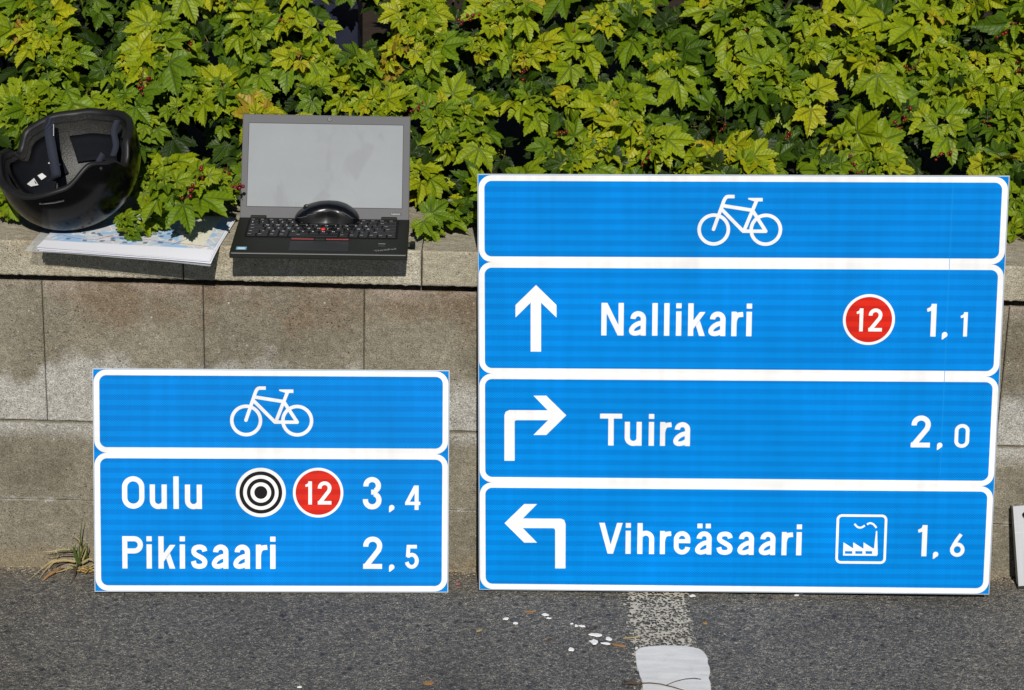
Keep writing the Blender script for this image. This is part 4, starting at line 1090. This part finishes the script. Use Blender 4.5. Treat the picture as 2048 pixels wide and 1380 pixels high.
for i, l in enumerate(leaves):
    Mx, b = placed(l)
    if i in chosen:
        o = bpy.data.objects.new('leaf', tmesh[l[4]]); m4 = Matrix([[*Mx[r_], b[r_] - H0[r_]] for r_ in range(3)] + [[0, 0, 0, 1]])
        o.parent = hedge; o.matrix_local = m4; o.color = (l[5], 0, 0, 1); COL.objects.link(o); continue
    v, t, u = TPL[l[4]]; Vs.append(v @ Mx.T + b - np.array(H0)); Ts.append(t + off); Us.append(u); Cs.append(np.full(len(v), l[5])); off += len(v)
fol = bpy.data.objects.new('foliage', build_leaf_mesh('foliage', np.concatenate(Vs), np.concatenate(Ts), np.concatenate(Us), np.concatenate(Cs)))
link(fol, hedge); fol['kind'] = 'stuff'; fol.color = (0, 0, 0, 1)
# petioles and shoots
V = []; F = []
def thin(a, b, ra, rb):
    t = (b - a); 
    if t.length < 1e-5: return
    t.normalize(); u_ = t.cross(Vector((.3, .2, .9))).normalized(); w_ = t.cross(u_); k_ = len(V)
    for p_, r_ in ((a, ra), (b, rb)):
        for q_ in range(3): V.append(p_ + (u_ * cos(2.094 * q_) + w_ * sin(2.094 * q_)) * r_ - H0)
    for q_ in range(3): F.append((k_ + q_, k_ + (q_ + 1) % 3, k_ + 3 + (q_ + 1) % 3, k_ + 3 + q_))
for l in leaves: thin(l[6], l[0], .0008, .0006)
o = mesh_obj('petioles', V, F, M['petiole'], hedge); o['kind'] = 'stuff'
V = []; F = []
for a, b in shoots: thin(a, b, .0022, .0013)
o = mesh_obj('shoots', V, F, M['twig'], hedge); o['kind'] = 'stuff'
for i in range(26):
    x = random.uniform(-1.25, 1.25); bm = bmesh.new(); P = [Vector((x + random.uniform(-.1, .1), .62 + random.uniform(0, .25), .575))]
    for k_ in range(5): P.append(P[-1] + Vector((random.gauss(0, .035), random.gauss(.0, .02), .085)))
    tube(bm, [p - H0 for p in P], [.0055, .005, .0042, .0034, .0026, .0018], 6); bm_obj('branch', bm, M['twig'], hedge, True)
# berries on short strigs
bm = bmesh.new(); bmesh.ops.create_icosphere(bm, subdivisions=2, radius=.0034); bmesh_me = bpy.data.meshes.new('berry'); bm.to_mesh(bmesh_me); bm.free(); bmesh_me.materials.append(M['berry']); bmesh_me.polygons.foreach_set('use_smooth', [True] * len(bmesh_me.polygons))
spots = [(300, 150), (385, 82), (285, 150), (335, 205), (372, 160), (405, 335), (340, 255), (400, 25), (520, 25), (640, 8), (505, 28), (560, 38), (1065, 130), (1135, 260), (1372, 215), (1020, 320), (1300, 310), (1500, 60), (1420, 45), (1590, 250), (1660, 40), (1720, 180), (1820, 230), (1905, 300), (2035, 45), (2040, 130),
         (950, 30), (880, 110), (75, 122), (1240, 120), (1840, 120), (1975, 240), (840, 205), (735, 225), (455, 345), (390, 375), (300, 395), (1700, 320), (1450, 250), (1150, 60)]
V = []; F = []
for px, py in spots:
    h_ = bvh.ray_cast(CAM, ray(px, py).normalized())
    if h_[0] is None: continue
    c_ = h_[0] - ray(px, py).normalized() * .008; prev = c_ + Vector((0, .01, .015)); d_ = Vector((random.gauss(0, .6), -.3, -.8)).normalized()
    for k_ in range(random.randint(4, 8)):
        q_ = c_ + d_ * .0062 * k_; thin(prev, q_, .0005, .0005); prev = q_
        o = bpy.data.objects.new('berry', bmesh_me); o.location = q_ + Vector((random.gauss(0, .0042), random.gauss(0, .003), random.gauss(0, .0042))) - H0; s_ = random.uniform(.7, 1.1); o.scale = (s_, s_, s_); link(o, hedge)
o = mesh_obj('berry_stalks', V, F, M['twig'], hedge); o['kind'] = 'stuff'

# ------------------------------------------------------------------ litter on the asphalt
def chip(name, px, py, lx, ly, rz, mat, label, cat, grp, th=.0012, spiky=.25):
    c_ = on_ground(px, py); n = 11; r_ = random.Random(px * 7 + py); pts = []
    for i in range(n):
        a_ = 2 * pi * i / n; k_ = 1 + r_.uniform(-spiky, spiky); pts.append((lx / 2 * cos(a_) * k_, ly * .72 / 2 * sin(a_) * k_))
    bm = bmesh.new(); a = [bm.verts.new((p[0], p[1], 0)) for p in pts]; b = [bm.verts.new((p[0] * .9, p[1] * .9, th * (1 + .3 * r_.random()))) for p in pts]
    bm.faces.new(b); bm.faces.new(a[::-1])
    for i in range(n): bm.faces.new((a[i], a[(i + 1) % n], b[(i + 1) % n], b[i]))
    o = bm_obj(name, bm, mat); o.location = (c_.x, c_.y, ground_z(c_.x) + .0012); o.rotation_euler = (0, R(-1), rz); tag(o, label, cat, grp); return o
G1 = 'white paint flecks on the asphalt'
for px, py, lx, ly, rz, lab in [
    (1011, 1239, .012, .009, .3, 'leftmost white paint fleck on the asphalt'), (1030, 1248, .011, .009, .6, 'small white paint fleck below and right of the leftmost one'),
    (1091, 1231, .012, .010, -.3, 'white paint fleck highest under the big sign'), (1098, 1238, .008, .007, 0, 'tiny white paint fleck touching the one above it'),
    (1144, 1249, .006, .007, 0, 'first small fleck in a row of three white flecks'), (1153, 1253, .006, .011, .5, 'middle fleck in a row of three white flecks'), (1164, 1254, .010, .011, -.4, 'last and widest fleck in a row of three white flecks'),
    (1193, 1271, .022, .016, .1, 'largest white paint fleck on the asphalt'), (1188, 1285, .014, .020, -.6, 'ragged white fleck just below the largest fleck'), (1218, 1279, .011, .012, -.3, 'white fleck right of the largest fleck'),
    (1211, 1288, .015, .009, -.3, 'long thin white fleck beside the wood chip'), (1142, 1300, .009, .015, .6, 'slanting white fleck left of the road patch'), (1273, 1298, .006, .008, 0, 'white fleck at the corner of the road patch'),
    (1385, 1193, .010, .009, .1, 'pale fleck just under the big sign'), (1593, 1192, .011, .007, 0, 'pale fleck under the middle of the big sign'), (1600, 1189, .009, .006, 0, 'pale crumb beside the fleck under the big sign')]:
    chip('paint_fleck', px, py, lx, ly, rz, M['chip'], lab, 'paint fleck', G1, .0010, .42)
G2 = 'wood splinters and dry scraps on the asphalt'
for px, py, lx, ly, rz, mt, lab in [
    (1236, 1292, .026, .010, -.35, 'wood', 'brown wood chip by the corner of the white road patch'), (958, 1263, .013, .007, .7, 'straw', 'pale straw scrap below the gap between the signs'),
    (1060, 1225, .020, .005, .15, 'wood', 'thin brown splinter near the white flecks'), (1099, 1281, .010, .010, .8, 'twig', 'dark bark crumb left of the largest white fleck'),
    (1410, 1248, .008, .008, .2, 'dryleaf', 'small orange scrap right of the worn line'), (857, 1368, .016, .012, .1, 'wood', 'brown bark scrap at the bottom edge of the photo'),
    (1262, 1277, .026, .003, .2, 'straw', 'straw lying across the worn line'), (1180, 1259, .018, .003, -.2, 'twig', 'dark splinter right of the row of flecks'), (600, 1376, .008, .006, .1, 'chip', 'white crumb at the bottom edge of the asphalt'),
    (915, 1170, .008, .006, .4, 'mapred', 'small red scrap between the two signs'), (1925, 1163, .011, .01, .2, 'dryleaf', 'dusty crumb below the right edge of the large sign')]:
    chip('scrap', px, py, lx, ly, rz, M[mt], lab, 'scrap', G2, .0015, .3)
# twig on the white patch
tw = empty('twig', on_ground(1340, 1376) + Vector((0, 0, .004))); tag(tw, 'thin forked dark twig lying across the white road patch', 'twig')
L0 = tw.location.copy()
gp = lambda px, py, h=.0058: on_ground(px, py) + Vector((0, 0, h)) - L0
bm = bmesh.new(); tube(bm, [gp(1258, 1370, .004), (gp(1275, 1373, .006)), gp(1300, 1372), gp(1320, 1374), gp(1345, 1380), gp(1372, 1388)], [.0008, .0012, .0010, .0009, .0009, .0006], 6); bm_obj('stem', bm, M['twig'], tw, True)
bm = bmesh.new(); tube(bm, [gp(1333, 1376), gp(1350, 1371, .008), gp(1370, 1367, .009), gp(1388, 1365, .0085), gp(1402, 1366, .0075)], [.0006, .0006, .0005, .0006, .0005], 5); bm_obj('side_stem', bm, M['twig'], tw, True)
bm = bmesh.new(); tube(bm, [gp(1243, 1371, .002), gp(1260, 1370, .005), gp(1282, 1374, .004)], [.0006, .0035, .001], 6); bm_obj('bark_flake', bm, M['twig'], tw, True)

# grass tuft at the foot of the wall
gc_ = on_ground(166, 1140); gt = empty('grass_tuft', gc_); tag(gt, 'scrawny half-dry grass tuft at the wall foot beside the small sign', 'grass tuft')
def blade(pts, w, mat, name='blade'):
    P = [Vector(p) for p in pts]; out = []
    for i in range(len(P) - 1):
        a, b, c_, d = P[max(i - 1, 0)], P[i], P[i + 1], P[min(i + 2, len(P) - 1)]
        for j in range(5):
            t = j / 5; out.append(.5 * ((2 * b) + (c_ - a) * t + (2 * a - 5 * b + 4 * c_ - d) * t * t + (-a + 3 * b - 3 * c_ + d) * t ** 3))
    out.append(P[-1]); n = len(out); V = []; F = []
    for i, p in enumerate(out):
        t = (out[min(i + 1, n - 1)] - out[max(i - 1, 0)]).normalized(); s_ = t.cross(Vector((0, -.9, .4))).normalized(); nn = t.cross(s_)
        k_ = w * (1 - (i / (n - 1)) ** 2) * .5 + .0002
        V += [p - s_ * k_, p - nn * k_ * .45, p + s_ * k_]
    for i in range(n - 1): F += [(3 * i, 3 * i + 1, 3 * i + 4, 3 * i + 3), (3 * i + 1, 3 * i + 2, 3 * i + 5, 3 * i + 4)]
    return mesh_obj(name, V, F, mat, gt, True)
def wp(px, py, y):
    """point on the plane y (a little in front of the wall), in tuft coordinates"""
    return at_y(px, py, y) - gc_
yb = gc_.y
def B(pp, w, mt):
    k_ = len(pp); blade([wp(px, py, yb - .004 - .012 * i / k_) if mt != 'f' else wp(px, py, yb) for i, (px, py) in enumerate(pp)], w, M['straw' if mt in 's' else 'grass'] if mt != 'd' else M['twig'])
for pp, w, mt in [
    ([(160, 1118), (160, 1085), (162, 1060), (165, 1036)], .0026, 'g'), ([(162, 1115), (160, 1085), (152, 1075), (143, 1069)], .0022, 's'),
    ([(157, 1125), (150, 1108), (146, 1092)], .006, 'g'), ([(160, 1128), (152, 1112), (148, 1094)], .006, 'g'), ([(165, 1120), (172, 1100), (169, 1080)], .0022, 's'),
    ([(168, 1118), (175, 1100), (174, 1088)], .0022, 'g'), ([(175, 1120), (172, 1100), (169, 1080)], .002, 'g'), ([(160, 1120), (158, 1100), (163, 1085), (168, 1083)], .0018, 'g'),
    ([(147, 1102), (130, 1100), (115, 1106), (109, 1120)], .0018, 'g'), ([(148, 1110), (125, 1108), (105, 1112), (90, 1111)], .0018, 'd'), ([(148, 1101), (125, 1099), (100, 1103), (85, 1103)], .0018, 's'),
    ([(150, 1122), (130, 1120), (108, 1122), (96, 1130)], .002, 's'), ([(150, 1124), (125, 1121), (104, 1127), (88, 1142)], .002, 's'),
    ([(158, 1122), (163, 1104), (168, 1092), (171, 1086)], .0028, 'g'), ([(154, 1118), (150, 1100), (152, 1086)], .0024, 'g'), ([(164, 1126), (178, 1118), (186, 1122)], .003, 's'),
    ([(150, 1116), (148, 1104), (139, 1098)], .003, 'g'), ([(164, 1110), (166, 1096), (172, 1078)], .0015, 's')]:
    B(pp, w, mt)
def G_(pp, w, mt): blade([on_ground(px, py) + Vector((0, 0, h)) - gc_ for px, py, h in pp], w, M[mt])
G_([(155, 1128, .012), (120, 1132, .016), (95, 1140, .012), (56, 1164, .002)], .0024, 'straw'); G_([(155, 1130, .01), (125, 1133, .014), (100, 1142, .012), (78, 1160, .002)], .0024, 'straw')
G_([(150, 1132, .010), (120, 1138, .01), (92, 1145, .004)], .003, 'twig'); G_([(157, 1128, .008), (154, 1145, .01), (148, 1160, .008), (140, 1171, .002)], .0028, 'twig')
G_([(152, 1126, .014), (118, 1126, .012), (92, 1130, .006)], .002, 'straw'); G_([(165, 1130, .01), (172, 1134, .012), (180, 1130, .01)], .003, 'grass')
G_([(150, 1136, .004), (128, 1146, .006), (105, 1150, .003)], .0022, 'straw')
for i in range(60):   # dry thatch in the crown of the tuft
    a_ = random.uniform(-2.9, .4); l_ = random.uniform(.008, .026); p0_ = Vector((random.uniform(-.012, .018), random.uniform(-.012, .003), .001)); d_ = Vector((cos(a_) * .9, sin(a_) * .5, random.uniform(0, .6)))
    blade([p0_, p0_ + d_ * l_ * .6 + Vector((0, 0, .002)), p0_ + d_ * l_], .0018, M[random.choice(('straw', 'straw', 'twig', 'grass'))])
def dead_leaf(px, py, s_, rz, mt, label):
    c_ = on_ground(px, py); v, t, u = TPL[2]; o = mesh_obj('dead_leaf', v * s_, [tuple(x) for x in t], M[mt], None, True); o.location = (c_.x, c_.y, ground_z(c_.x) + .006); o.rotation_euler = (R(8), R(6), rz); tag(o, label, 'dead leaf', 'dead leaves by the grass tuft'); return o
dead_leaf(176, 1143, .020, 2.2, 'dryleaf', 'curled brown dead leaf at the foot of the grass tuft'); dead_leaf(184, 1134, .017, -.6, 'straw', 'pale dead leaf against the edge of the small sign')
stick = empty('bark_sliver', on_ground(102, 1152) + Vector((0, 0, .004))); tag(stick, 'long brown bark sliver left of the grass tuft', 'bark sliver')
bm = bmesh.new(); L0 = stick.location.copy(); tube(bm, [gp(86, 1163, .002), gp(95, 1156, .004), gp(108, 1150, .006), gp(128, 1141, .005)], [.001, .0028, .003, .0008], 6); bm_obj('sliver', bm, M['wood'], stick, True)

# grit gathered along the foot of the wall: nobody could count it
V = []; F = []
for i in range(3800):
    x = random.uniform(-1.0, 1.05); y = -abs(random.gauss(0, .018)) + .004; s_ = random.uniform(.0008, .0028); z = ground_z(x) + s_ * .3; b = len(V)
    for d_ in ((1, 0, 0), (-1, 0, 0), (0, 1, 0), (0, -1, 0), (0, 0, 1), (0, 0, -1)):
        k_ = s_ * random.uniform(.6, 1.3); V.append((x + d_[0] * k_, y + d_[1] * k_, z + d_[2] * k_ * .7))
    F += [(b, b + 2, b + 4), (b + 2, b + 1, b + 4), (b + 1, b + 3, b + 4), (b + 3, b, b + 4)]
def grit_m():
    g = N('grit'); p = g.pos(); return g.set(g.ramp(g.noise(p, 300, 2), [(.3, (.10, .08, .05)), (.5, (.26, .21, .14)), (.7, (.45, .4, .31))]), .9, .2)
o = mesh_obj('wall_foot_grit', V, F, grit_m()); tag(o, 'fine sandy grit gathered along the foot of the wall', 'grit', kind='stuff')
